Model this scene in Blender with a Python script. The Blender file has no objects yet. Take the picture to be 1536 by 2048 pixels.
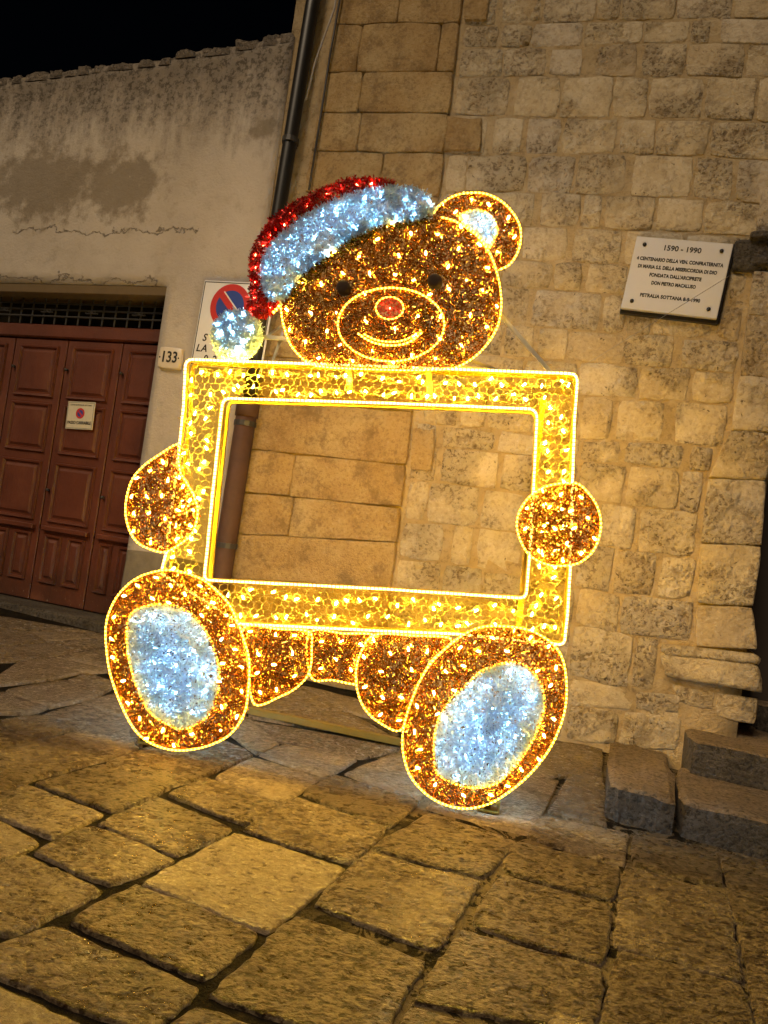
import bpy, math, random
import numpy as np
from mathutils import Vector, Matrix, noise

random.seed(7); RNG = np.random.default_rng(7)
scene = bpy.context.scene
COL = scene.collection

# ------------------------------------------------------------------ camera
FPX, PW, PH = 1500.0, 1536.0, 2048.0
ROLL, PITCH, CAMZ = math.radians(7.9), math.radians(2.0), 1.25
fwd = np.array([0, math.cos(PITCH), math.sin(PITCH)])
up0 = np.array([0, -math.sin(PITCH), math.cos(PITCH)])
rt0 = np.array([1.0, 0, 0])
CR = rt0 * math.cos(ROLL) + up0 * math.sin(ROLL)
CU = up0 * math.cos(ROLL) - rt0 * math.sin(ROLL)
CC = np.array([0, 0, CAMZ])
cam_d = bpy.data.cameras.new('camera'); cam = bpy.data.objects.new('camera', cam_d); COL.objects.link(cam)
cam.matrix_world = Matrix(((CR[0], CU[0], -fwd[0], 0), (CR[1], CU[1], -fwd[1], 0), (CR[2], CU[2], -fwd[2], CAMZ), (0, 0, 0, 1)))
cam_d.sensor_fit = 'VERTICAL'; cam_d.sensor_height = 36.0; cam_d.lens = FPX / PH * 36.0
cam_d.clip_start = 0.05; cam_d.clip_end = 500
scene.camera = cam

# ------------------------------------------------------------------ night sky and street light
SUN_EL, SUN_AZ = math.radians(42), math.radians(214)        # light from high on the left, behind the camera
world = bpy.data.worlds.new('World'); scene.world = world; world.use_nodes = True
wnt = world.node_tree
sky = wnt.nodes.new('ShaderNodeTexSky'); sky.sky_type = 'NISHITA'; sky.sun_disc = False
sky.sun_elevation = SUN_EL; sky.sun_rotation = SUN_AZ
wnt.links.new(sky.outputs[0], wnt.nodes['Background'].inputs[0])
wnt.nodes['Background'].inputs[1].default_value = 0.0003
sun_d = bpy.data.lights.new('street_light', 'SUN'); sun_d.energy = 1.9; sun_d.angle = math.radians(20); sun_d.color = (1.0, 0.78, 0.53)
sun = bpy.data.objects.new('street_light', sun_d); COL.objects.link(sun)
sdir = Vector((-math.sin(SUN_AZ) * math.cos(SUN_EL), -math.cos(SUN_AZ) * math.cos(SUN_EL), -math.sin(SUN_EL)))
sun.rotation_euler = sdir.to_track_quat('-Z', 'Y').to_euler(); sun.location = (-4, -4, 7)
vs = scene.view_settings; vs.view_transform = 'Standard'; vs.look = 'None'; vs.gamma = 1; vs.exposure = 0.0; vs.use_curve_mapping = False
cy = scene.cycles; cy.use_denoising = True; cy.use_adaptive_sampling = True; cy.adaptive_threshold = 0.02; cy.max_bounces = 5; cy.diffuse_bounces = 3; cy.glossy_bounces = 3
cy.transparent_max_bounces = 16; cy.sample_clamp_indirect = 3.0; cy.sample_clamp_direct = 0.0; cy.caustics_reflective = False; cy.caustics_refractive = False

# ------------------------------------------------------------------ pixel -> place
def ray(x, y): return fwd + CR * (x - PW / 2) / FPX - CU * (y - PH / 2) / FPX
SLOPE, YREF = 0.09, 3.85                            # the street climbs towards the houses
def gz(x, y): return SLOPE * (y - YREF)
def level(x, y, z):
    d = ray(x, y); return CC + d * ((z - CAMZ) / d[2])
def ground(x, y):
    d = ray(x, y); return CC + d * ((gz(0, 0) - CAMZ) / (d[2] - SLOPE * d[1]))
def proj(p):
    q = np.array(p) - CC; z = q @ fwd
    return (PW / 2 + FPX * (q @ CR) / z, PH / 2 - FPX * (q @ CU) / z) if z > 0.05 else (-9e3, -9e3)
class Plane:                                       # an upright plane: x along it, z up, d towards the camera
    def __init__(s, a, b):
        s.o = np.array(a); s.u = (np.array(b) - s.o); s.u[2] = 0; s.u /= np.linalg.norm(s.u)
        s.n = np.array([s.u[1], -s.u[0], 0]); s.rot = math.atan2(s.u[1], s.u[0])
    def __call__(s, x, y, d=0.0):
        D = ray(x, y); t = ((s.o - CC) @ s.n + d) / (D @ s.n); p = CC + D * t - s.o
        return np.array([p @ s.u, p[2]])
    def world(s, u, v, d=0.0): return s.o + s.u * u + s.n * d + np.array([0, 0, v])
WALL = Plane(ground(110, 1228), ground(1125, 1478))
BEAR = Plane(ground(300, 1488), ground(975, 1622))

# ------------------------------------------------------------------ object helpers
def tag(o, label=None, cat=None, group=None, kind=None):
    if label: o['label'] = label
    if cat: o['category'] = cat
    if group: o['group'] = group
    if kind: o['kind'] = kind
    return o
def root(name, loc, rz=0.0, **k):
    o = bpy.data.objects.new(name, None); COL.objects.link(o); o.empty_display_size = 0.1
    o.location = tuple(float(c) for c in loc); o.rotation_euler = (0, 0, rz); return tag(o, **k)
def obj(name, me, parent=None):
    o = bpy.data.objects.new(name, me); COL.objects.link(o); o.parent = parent; return o
def mesh(name, V, F, m=None, smooth=False):
    me = bpy.data.meshes.new(name)
    me.from_pydata([tuple(map(float, v)) for v in V], [], [tuple(int(i) for i in f) for f in F]); me.update()
    for mm in (m if isinstance(m, (list, tuple)) else [m]):
        if mm: me.materials.append(mm)
    if smooth: me.polygons.foreach_set('use_smooth', [True] * len(me.polygons))
    return me
def mk(name, V, F, m, parent=None, smooth=False): return obj(name, mesh(name, V, F, m, smooth), parent)
class MB:                                          # collects several shapes of one part
    def __init__(s): s.V = []; s.F = []; s.M = []
    def add(s, V, F, mi=0):
        k = len(s.V); s.V += [tuple(v) for v in V]; s.F += [tuple(i + k for i in f) for f in F]; s.M += [mi] * len(F); return s
    def build(s, name, m, parent=None, smooth=False):
        me = mesh(name, s.V, s.F, m, smooth); me.polygons.foreach_set('material_index', s.M); return obj(name, me, parent)
def boxg(x0, x1, y0, y1, z0, z1, bev=0.0):
    if bev <= 0:
        V = [(x, y, z) for z in (z0, z1) for y in (y0, y1) for x in (x0, x1)]
        return V, [(0, 2, 3, 1), (4, 5, 7, 6), (0, 1, 5, 4), (2, 6, 7, 3), (0, 4, 6, 2), (1, 3, 7, 5)]
    b = bev; V = []; lo = (x0, y0, z0); hi = (x1, y1, z1); idx = {}
    for cx in (0, 1):
        for cyy in (0, 1):
            for cz in (0, 1):
                c = (cx, cyy, cz)
                for ax in range(3):
                    p = [(hi if c[i] else lo)[i] + ((-b if c[i] else b) if i != ax else 0) for i in range(3)]
                    idx[c + (ax,)] = len(V); V.append(tuple(p))
    F = []
    for ax in range(3):
        o1, o2 = [i for i in range(3) if i != ax]
        for sd in (0, 1):
            q = []
            for a, bb in ((0, 0), (1, 0), (1, 1), (0, 1)):
                c = [0, 0, 0]; c[ax] = sd; c[o1] = a; c[o2] = bb; q.append(idx[tuple(c) + (ax,)])
            F.append(tuple(q))
        for a in (0, 1):
            for bb in (0, 1):
                c0 = [0, 0, 0]; c0[o1] = a; c0[o2] = bb; c1 = list(c0); c1[ax] = 1
                F.append((idx[tuple(c0) + (o1,)], idx[tuple(c1) + (o1,)], idx[tuple(c1) + (o2,)], idx[tuple(c0) + (o2,)]))
    for c in [(i, j, k) for i in (0, 1) for j in (0, 1) for k in (0, 1)]: F.append(tuple(idx[c + (ax,)] for ax in range(3)))
    return V, F
def tubeg(pts, r, n=6, closed=False, cap=True, square=False):
    P = [Vector(p) for p in pts]; N = len(P); V = []; F = []
    rr = r if isinstance(r, (list, tuple)) else [r] * N
    ref = None
    for i in range(N):
        t = (P[(i + 1) % N] - P[i - 1]) if closed else (P[min(i + 1, N - 1)] - P[max(i - 1, 0)])
        if t.length < 1e-9: t = Vector((0, 0, 1))
        t.normalize()
        if ref is None: ref = Vector((0, -1, 0)) if abs(t.y) < 0.9 else Vector((1, 0, 0))
        a = (ref - t * ref.dot(t)); a.normalize(); b = t.cross(a); ref = a
        for k in range(n):
            th = 2 * math.pi * (k + (0.5 if square else 0)) / n
            V.append(P[i] + (a * math.cos(th) + b * math.sin(th)) * rr[i])
    for i in range(N if closed else N - 1):
        for k in range(n):
            F.append((i * n + k, i * n + (k + 1) % n, ((i + 1) % N) * n + (k + 1) % n, ((i + 1) % N) * n + k))
    if cap and not closed:
        F.append(tuple(range(n))[::-1]); F.append(tuple((N - 1) * n + k for k in range(n)))
    return V, F
def nz(x, y, z=0.0): return noise.noise(Vector((x, y, z)))
def catmull(pts, per=8, closed=True):
    P = [np.array(p, float) for p in pts]; N = len(P); out = []
    for i in range(N if closed else N - 1):
        p0, p1, p2, p3 = (P[(i - 1) % N], P[i], P[(i + 1) % N], P[(i + 2) % N]) if closed else (P[max(i - 1, 0)], P[i], P[i + 1], P[min(i + 2, N - 1)])
        for k in range(per):
            t = k / per
            out.append(0.5 * (2 * p1 + (p2 - p0) * t + (2 * p0 - 5 * p1 + 4 * p2 - p3) * t * t + (3 * p1 - p0 - 3 * p2 + p3) * t ** 3))
    if not closed: out.append(P[-1])
    return out
def resample(pts, step, closed=True):
    P = [np.array(p, float) for p in pts]
    if closed: P = P + [P[0]]
    L = [0.0]
    for i in range(len(P) - 1): L.append(L[-1] + float(np.linalg.norm(P[i + 1] - P[i])))
    n = max(3, int(round(L[-1] / step))); out = []; j = 0
    for k in range(n if closed else n + 1):
        s = L[-1] * k / n
        while j < len(L) - 2 and L[j + 1] < s: j += 1
        f = (s - L[j]) / max(L[j + 1] - L[j], 1e-9); out.append(P[j] * (1 - f) + P[j + 1] * f)
    return out

# ------------------------------------------------------------------ materials
class NT:
    def __init__(s, name):
        s.m = bpy.data.materials.new(name); s.m.use_nodes = True; s.t = s.m.node_tree; s.n = s.t.nodes
        s.b = s.n['Principled BSDF']; s.out = s.n['Material Output']
    def node(s, typ, ins=None, **kw):
        o = s.n.new(typ)
        for k, v in kw.items(): setattr(o, k, v)
        for k, v in (ins or {}).items(): s.set(o.inputs[k], v)
        return o
    def set(s, sock, v):
        if isinstance(v, bpy.types.NodeSocket): s.t.links.new(v, sock)
        elif isinstance(v, bpy.types.Node): s.t.links.new(v.outputs[0], sock)
        elif isinstance(v, (tuple, list)) and len(v) == 3 and sock.type == 'RGBA': sock.default_value = (*v, 1)
        else: sock.default_value = v
    def math(s, op, a, b=0.0, c=None, clamp=False):
        o = s.n.new('ShaderNodeMath'); o.operation = op; o.use_clamp = clamp; s.set(o.inputs[0], a); s.set(o.inputs[1], b)
        if c is not None: s.set(o.inputs[2], c)
        return o.outputs[0]
    def mix(s, f, a, b, mode='MIX'):
        o = s.n.new('ShaderNodeMix'); o.data_type = 'RGBA'; o.blend_type = mode; s.set(o.inputs[0], f); s.set(o.inputs[6], a); s.set(o.inputs[7], b); return o.outputs[2]
    def ramp(s, f, stops):
        o = s.n.new('ShaderNodeValToRGB'); s.set(o.inputs[0], f); e = o.color_ramp.elements
        while len(e) < len(stops): e.new(0.5)
        for k, (p, c) in enumerate(stops): e[k].position = p; e[k].color = (*c, 1) if len(c) == 3 else c
        return o.outputs[0]
    def step(s, f, a, b):
        o = s.n.new('ShaderNodeMapRange'); o.interpolation_type = 'SMOOTHSTEP'; s.set(o.inputs[0], f); o.inputs[1].default_value = a; o.inputs[2].default_value = b; return o.outputs[0]
    def coord(s): return s.node('ShaderNodeTexCoord').outputs['Object']
    def sep(s, v): return s.node('ShaderNodeSeparateXYZ', {0: v}).outputs
    def noise(s, v, scale, detail=6, rough=0.6, w=None, dist=0.0):
        o = s.node('ShaderNodeTexNoise'); o.noise_dimensions = '4D' if w is not None else '3D'; s.set(o.inputs['Vector'], v)
        o.inputs['Scale'].default_value = scale; o.inputs['Detail'].default_value = detail; o.inputs['Roughness'].default_value = rough; o.inputs['Distortion'].default_value = dist
        if w is not None: s.set(o.inputs['W'], w)
        return o.outputs[0]
    def bump(s, h, strength=1.0, dist=0.02):
        o = s.node('ShaderNodeBump', {'Height': h, 'Strength': strength, 'Distance': dist}); s.t.links.new(o.outputs[0], s.b.inputs['Normal'])
    def rnd(s): return s.node('ShaderNodeObjectInfo').outputs['Random']

def plain(name, c, rough=0.6, metal=0.0, var=0.15, bump=0.0, scale=30):
    t = NT(name); co = t.coord(); n = t.noise(co, scale, 5)
    t.set(t.b.inputs['Base Color'], t.mix(t.math('MULTIPLY', n, 1.0), tuple(x * (1 - var) for x in c), tuple(min(1, x * (1 + var)) for x in c)))
    t.b.inputs['Roughness'].default_value = rough; t.b.inputs['Metallic'].default_value = metal
    if bump: t.bump(n, 0.6, bump)
    return t.m
def emit(name, c, s):
    t = NT(name); t.b.inputs['Base Color'].default_value = (*c, 1); t.b.inputs['Emission Color'].default_value = (*c, 1); t.b.inputs['Emission Strength'].default_value = s; return t.m

def m_rough_stone():
    t = NT('rough_limestone'); co = t.coord(); r = t.rnd(); w = t.math('MULTIPLY', r, 60.0)
    big = t.noise(co, 3.0, 4, 0.6, w); mid = t.noise(co, 15, 6, 0.62, w, 0.6); fine = t.noise(co, 42, 5, 0.65, w, 0.3)
    base = t.ramp(big, [(0.25, (0.36, 0.275, 0.155)), (0.5, (0.46, 0.365, 0.225)), (0.75, (0.54, 0.45, 0.31))])
    base = t.mix(t.step(r, 0.6, 0.95), base, t.mix(0.35, base, (0.42, 0.37, 0.32)))
    base = t.mix(t.math('MULTIPLY', t.step(r, 0.2, 0.0), 0.4), base, (0.30, 0.21, 0.11))
    rough = t.math('ADD', 0.30, t.math('MULTIPLY', t.step(t.noise(co, 2.2, 3, 0.6, w), 0.42, 0.62), 0.7))
    base = t.mix(t.math('MULTIPLY', t.step(mid, 0.50, 0.36), t.math('MULTIPLY', rough, 0.62)), base, (0.17, 0.11, 0.055))
    base = t.mix(t.math('MULTIPLY', t.step(fine, 0.475, 0.41), t.math('MULTIPLY', rough, 0.75)), base, (0.12, 0.075, 0.035))
    pits = t.step(t.noise(co, 24, 3, 0.6, w, 1.2), 0.34, 0.29)
    base = t.mix(t.math('MULTIPLY', pits, 0.85), base, (0.05, 0.03, 0.016))
    base = t.mix(t.math('MULTIPLY', t.step(fine, 0.56, 0.66), 0.35), base, (0.62, 0.54, 0.42))
    dirt = t.step(t.noise(co, 1.5, 6, 0.7), 0.60, 0.74)
    base = t.mix(t.math('MULTIPLY', dirt, 0.45), base, (0.12, 0.09, 0.06))
    t.set(t.b.inputs['Base Color'], base); t.b.inputs['Roughness'].default_value = 0.92
    h = t.math('ADD', t.math('MULTIPLY', mid, 1.3), t.math('SUBTRACT', t.math('MULTIPLY', fine, 0.8), t.math('MULTIPLY', pits, 0.4)))
    t.bump(t.math('MULTIPLY', h, rough), 1.0, 0.05); return t.m
def m_ashlar():
    t = NT('golden_sandstone'); co = t.coord(); r = t.rnd(); w = t.math('MULTIPLY', r, 40.0)
    big = t.noise(co, 2.4, 6, 0.6, w); fine = t.noise(co, 40, 7, 0.7, w)
    base = t.ramp(big, [(0.3, (0.29, 0.175, 0.062)), (0.5, (0.40, 0.265, 0.108)), (0.7, (0.49, 0.36, 0.175))])
    base = t.mix(t.math('MULTIPLY', t.step(t.noise(co, 6, 7, 0.72), 0.52, 0.34), 0.62), base, (0.14, 0.085, 0.035))
    base = t.mix(t.math('MULTIPLY', t.step(fine, 0.50, 0.40), 0.42), base, (0.17, 0.10, 0.038)); base = t.mix(t.math('MULTIPLY', t.step(fine, 0.55, 0.65), 0.35), base, (0.52, 0.41, 0.25))
    base = t.mix(t.math('MULTIPLY', t.step(t.noise(co, 60, 3, 0.6, w), 0.33, 0.27), 0.7), base, (0.06, 0.04, 0.02))
    t.set(t.b.inputs['Base Color'], base); t.b.inputs['Roughness'].default_value = 0.9
    t.bump(t.math('ADD', fine, t.math('MULTIPLY', big, 1.5)), 1.0, 0.03); return t.m
def m_mortar():
    t = NT('lime_mortar'); co = t.coord(); n = t.noise(co, 5, 8, 0.65); f = t.noise(co, 60, 5, 0.7)
    base = t.ramp(n, [(0.3, (0.31, 0.22, 0.105)), (0.55, (0.41, 0.305, 0.165)), (0.75, (0.49, 0.39, 0.25))])
    base = t.mix(t.math('MULTIPLY', t.step(t.noise(co, 1.5, 6, 0.7), 0.58, 0.74), 0.6), base, (0.10, 0.075, 0.05))
    base = t.mix(t.math('MULTIPLY', t.step(t.noise(co, 20, 6, 0.7), 0.48, 0.36), 0.45), base, (0.16, 0.11, 0.06))
    t.set(t.b.inputs['Base Color'], base); t.b.inputs['Roughness'].default_value = 0.95
    t.bump(t.math('ADD', n, t.math('MULTIPLY', f, 0.4)), 1.0, 0.04); return t.m
def m_paving():
    t = NT('worn_paving_stone'); co = t.coord(); r = t.rnd(); w = t.math('MULTIPLY', r, 80.0)
    st = t.node('ShaderNodeMapping', {0: co, 2: (0, 0, 0.35), 3: (0.75, 1.35, 1.0)}).outputs[0]
    big = t.noise(co, 2.0, 5, 0.6, w); mid = t.noise(st, 20, 6, 0.66, w, 0.7); fine = t.noise(st, 55, 5, 0.68, w, 0.3)
    far = t.step(t.sep(co)[1], 3.2, 4.4)                                                  # the wall side is worn smoother by feet
    sm = t.math('MULTIPLY', t.math('ADD', t.step(t.math('ADD', r, t.math('MULTIPLY', t.math('SUBTRACT', big, 0.5), 0.8)), 0.55, 0.95), t.math('MULTIPLY', far, 0.7), clamp=True), 0.85)
    base = t.ramp(big, [(0.25, (0.15, 0.106, 0.060)), (0.5, (0.22, 0.16, 0.095)), (0.78, (0.31, 0.235, 0.15))])
    base = t.mix(t.math('MULTIPLY', r, 0.45), base, (0.19, 0.147, 0.104))
    k = t.math('SUBTRACT', 1.0, sm)
    base = t.mix(t.math('MULTIPLY', t.step(mid, 0.50, 0.43), t.math('ADD', 0.12, t.math('MULTIPLY', k, 0.68))), base, (0.060, 0.037, 0.018))
    base = t.mix(t.math('MULTIPLY', t.step(fine, 0.485, 0.43), t.math('ADD', 0.16, t.math('MULTIPLY', k, 0.7))), base, (0.042, 0.026, 0.013))
    base = t.mix(t.math('MULTIPLY', t.step(fine, 0.56, 0.62), 0.55), base, (0.38, 0.30, 0.205))
    pit = t.math('MULTIPLY', t.step(t.noise(st, 13, 3, 0.6, w, 1.2), 0.33, 0.28), t.math('ADD', 0.2, k), clamp=True)
    base = t.mix(t.math('MULTIPLY', pit, 0.92), base, (0.018, 0.011, 0.007))
    vo = t.node('ShaderNodeTexVoronoi', {'Vector': t.math and t.node('ShaderNodeVectorMath', {0: st, 1: t.node('ShaderNodeCombineXYZ', {0: w, 1: w, 2: w}).outputs[0]}, operation='ADD').outputs[0], 'Scale': 26.0, 'Randomness': 1.0})
    vd = t.math('ADD', vo.outputs['Distance'], t.math('MULTIPLY', t.math('SUBTRACT', fine, 0.5), 0.9)); vr = t.sep(vo.outputs['Color'])[0]
    hole = t.math('MULTIPLY', t.step(vd, 0.34, 0.16), t.math('MULTIPLY', t.step(vr, 0.45, 0.75), t.math('ADD', 0.18, t.math('MULTIPLY', k, 0.9)), clamp=True))
    base = t.mix(t.math('MULTIPLY', hole, 0.9), base, (0.03, 0.019, 0.010))
    pit = t.math('MAXIMUM', pit, hole)
    stain = t.step(t.noise(co, 3.3, 4, 0.6, t.math('ADD', w, 9.0)), 0.63, 0.70)
    base = t.mix(t.math('MULTIPLY', stain, 0.55), base, (0.06, 0.038, 0.018))
    t.set(t.b.inputs['Base Color'], base)
    t.set(t.b.inputs['Roughness'], t.math('SUBTRACT', t.math('ADD', 0.15, t.math('MULTIPLY', mid, 0.32)), t.math('MULTIPLY', sm, 0.12)))
    h = t.math('SUBTRACT', t.math('ADD', t.math('MULTIPLY', mid, 1.0), t.math('MULTIPLY', fine, 0.55)), t.math('MULTIPLY', pit, 0.8))
    t.bump(t.math('MULTIPLY', h, t.math('ADD', 0.2, k)), 1.0, 0.075); return t.m
def m_step(name, lo, mid_, hi, b=0.03):
    t = NT(name); co = t.coord(); n = t.noise(co, 4, 5, 0.6); f = t.noise(co, 45, 5, 0.7, None, 0.4); g = t.noise(t.node('ShaderNodeMapping', {0: co, 3: (0.4, 2.5, 1.0)}).outputs[0], 14, 5, 0.6)
    base = t.ramp(n, [(0.3, lo), (0.5, mid_), (0.7, hi)]); base = t.mix(t.math('MULTIPLY', t.step(f, 0.50, 0.38), 0.8), base, tuple(x * 0.22 for x in lo))
    base = t.mix(t.math('MULTIPLY', t.step(f, 0.58, 0.68), 0.6), base, tuple(min(1, x * 1.7) for x in hi)); base = t.mix(t.math('MULTIPLY', t.step(g, 0.46, 0.36), 0.4), base, tuple(x * 0.35 for x in lo))
    t.set(t.b.inputs['Base Color'], base); t.b.inputs['Roughness'].default_value = 0.72; t.bump(t.math('ADD', f, g), 1.0, b); return t.m
def m_ground():
    t = NT('joint_earth'); co = t.coord(); n = t.noise(co, 9, 8, 0.7); f = t.noise(co, 70, 4, 0.7)
    base = t.ramp(n, [(0.35, (0.006, 0.0045, 0.003)), (0.58, (0.016, 0.012, 0.008)), (0.70, (0.05, 0.038, 0.023)), (0.82, (0.12, 0.09, 0.06))])
    fill = t.step(t.math('ADD', t.sep(co)[0], t.math('MULTIPLY', t.noise(co, 2.5, 5, 0.6), 1.4)), 0.7, 1.1)               # joints on the right were filled with mortar
    crk = t.step(t.noise(co, 7, 6, 0.7, None, 1.5), 0.46, 0.50)
    base = t.mix(t.math('MULTIPLY', fill, crk), base, t.ramp(n, [(0.3, (0.10, 0.075, 0.045)), (0.6, (0.19, 0.145, 0.09))]))
    t.set(t.b.inputs['Base Color'], base); t.b.inputs['Roughness'].default_value = 0.95; t.b.inputs['Specular IOR Level'].default_value = 0.1; t.bump(t.math('ADD', n, f), 1.0, 0.03); return t.m
def m_plaster():
    t = NT('stained_plaster'); co = t.coord(); x, y, z = t.sep(co)[0:3]
    n1 = t.noise(co, 1.1, 7, 0.6); n2 = t.noise(co, 6, 8, 0.68); f = t.noise(co, 45, 6, 0.7)
    base = t.ramp(n1, [(0.3, (0.40, 0.335, 0.255)), (0.5, (0.48, 0.41, 0.325)), (0.72, (0.55, 0.48, 0.39))])
    stretched = t.noise(t.node('ShaderNodeMapping', {0: co, 3: (2.6, 1.0, 0.7)}).outputs[0], 2.6, 8, 0.7)
    # rain-washed dirt under the coping: long dark runs
    topd = t.step(t.math('ADD', z, t.math('MULTIPLY', stretched, 1.6)), WALL(300, 125)[1] - 0.12, WALL(300, 125)[1] + 0.72)
    base = t.mix(t.math('MULTIPLY', topd, t.math('ADD', 0.45, t.math('MULTIPLY', n2, 0.5))), base, (0.075, 0.055, 0.036))
    base = t.mix(t.math('MULTIPLY', t.math('MULTIPLY', topd, t.step(t.noise(co, 26, 5, 0.7), 0.53, 0.40)), 0.75), base, (0.03, 0.022, 0.014))
    base = t.mix(t.math('MULTIPLY', t.step(n2, 0.50, 0.32), 0.30), base, (0.24, 0.185, 0.12))
    # old damp patches over the door
    def patch(cx, cz, sx, sz):
        dx = t.math('DIVIDE', t.math('SUBTRACT', x, cx), sx); dz = t.math('DIVIDE', t.math('SUBTRACT', z, cz), sz)
        d = t.math('SQRT', t.math('ADD', t.math('MULTIPLY', dx, dx), t.math('MULTIPLY', dz, dz)))
        return t.step(t.math('ADD', d, t.math('MULTIPLY', t.math('SUBTRACT', n2, 0.5), 2.2)), 1.05, 0.5)
    p = t.math('MAXIMUM', t.math('MAXIMUM', patch(*WALL(85, 370), 0.85, 0.40), patch(*WALL(245, 370), 0.52, 0.36)), patch(*WALL(528, 258), 0.17, 0.11))
    base = t.mix(t.math('MULTIPLY', p, 0.72), base, (0.165, 0.125, 0.075))
    flake = t.step(t.noise(co, 14, 5, 0.75), 0.66, 0.70)
    base = t.mix(t.math('MULTIPLY', flake, t.math('MULTIPLY', p, 0.8)), base, (0.45, 0.38, 0.28))
    # hairline cracks
    cn = t.math('MULTIPLY', t.math('SUBTRACT', t.noise(co, 5.5, 6, 0.7), 0.5), 0.34)
    def crack(cz, wdt, x0, x1):
        d = t.math('ABSOLUTE', t.math('ADD', t.math('SUBTRACT', z, cz), cn)); m1 = t.step(d, wdt, wdt * 0.3)
        return t.math('MULTIPLY', m1, t.math('MULTIPLY', t.math('GREATER_THAN', x, x0), t.math('LESS_THAN', x, x1)))
    cr = t.math('MAXIMUM', crack(WALL(200, 463)[1], 0.009, WALL(30, 460)[0], WALL(400, 460)[0]), crack(WALL(170, 561)[1], 0.009, WALL(0, 560)[0], WALL(320, 560)[0]))
    cr = t.math('MULTIPLY', cr, t.step(n2, 0.35, 0.5))
    base = t.mix(t.math('MULTIPLY', cr, 0.6), base, (0.06, 0.042, 0.028))
    t.set(t.b.inputs['Base Color'], base); t.b.inputs['Roughness'].default_value = 0.93
    t.bump(t.math('ADD', t.math('ADD', t.math('MULTIPLY', n2, 0.8), t.math('MULTIPLY', f, 0.25)), t.math('MULTIPLY', cr, -1.2)), 0.9, 0.03); return t.m
def m_door():
    t = NT('oxblood_door_paint'); co = t.coord(); x, y, z = t.sep(co)[0:3]; n = t.noise(co, 4, 7, 0.65)
    g = t.noise(t.node('ShaderNodeMapping', {0: co, 3: (30, 10, 1.2)}).outputs[0], 3, 6, 0.7)
    base = t.ramp(n, [(0.3, (0.088, 0.022, 0.010)), (0.6, (0.125, 0.034, 0.016)), (0.8, (0.15, 0.048, 0.024))])
    base = t.mix(t.math('MULTIPLY', t.step(g, 0.45, 0.3), 0.35), base, (0.05, 0.016, 0.009))
    base = t.mix(t.math('MULTIPLY', t.step(t.math('ADD', z, t.math('MULTIPLY', n, 0.9)), 1.0, 0.35), 0.65), base, (0.035, 0.018, 0.010))
    base = t.mix(t.math('MULTIPLY', t.step(t.noise(co, 2.2, 5, 0.65), 0.52, 0.66), 0.4), base, (0.19, 0.07, 0.036))
    chip = t.math('MULTIPLY', t.step(t.noise(co, 38, 4, 0.7), 0.66, 0.70), t.step(t.math('ADD', z, n), 1.4, 0.7))
    base = t.mix(chip, base, (0.33, 0.25, 0.18))
    t.set(t.b.inputs['Base Color'], base); t.b.inputs['Roughness'].default_value = 0.42; t.bump(t.math('ADD', g, n), 0.6, 0.008); return t.m
def m_tinsel(name, rough=0.32, metal=0.75, trans=0.0):
    t = NT(name); a = t.node('ShaderNodeAttribute', attribute_name='tint'); t.set(t.b.inputs['Base Color'], a.outputs['Color'])
    t.b.inputs['Roughness'].default_value = rough; t.b.inputs['Metallic'].default_value = metal
    if trans > 0:
        tr = t.node('ShaderNodeBsdfTranslucent', {0: a.outputs['Color']}); mx = t.node('ShaderNodeMixShader', {0: trans, 1: t.b.outputs[0], 2: tr.outputs[0]})
        t.set(t.out.inputs['Surface'], mx.outputs[0])
    return t.m
def m_net():
    t = NT('amber_net_film'); tp = t.node('ShaderNodeBsdfTransparent', {0: (1.0, 0.84, 0.30)}); tl = t.node('ShaderNodeBsdfTranslucent', {0: (0.85, 0.60, 0.06)})
    n = t.noise(t.coord(), 12, 4); mx = t.node('ShaderNodeMixShader', {0: t.math('ADD', 0.004, t.math('MULTIPLY', n, 0.045)), 1: tp.outputs[0], 2: tl.outputs[0]})
    t.set(t.out.inputs['Surface'], mx.outputs[0]); return t.m

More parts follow.
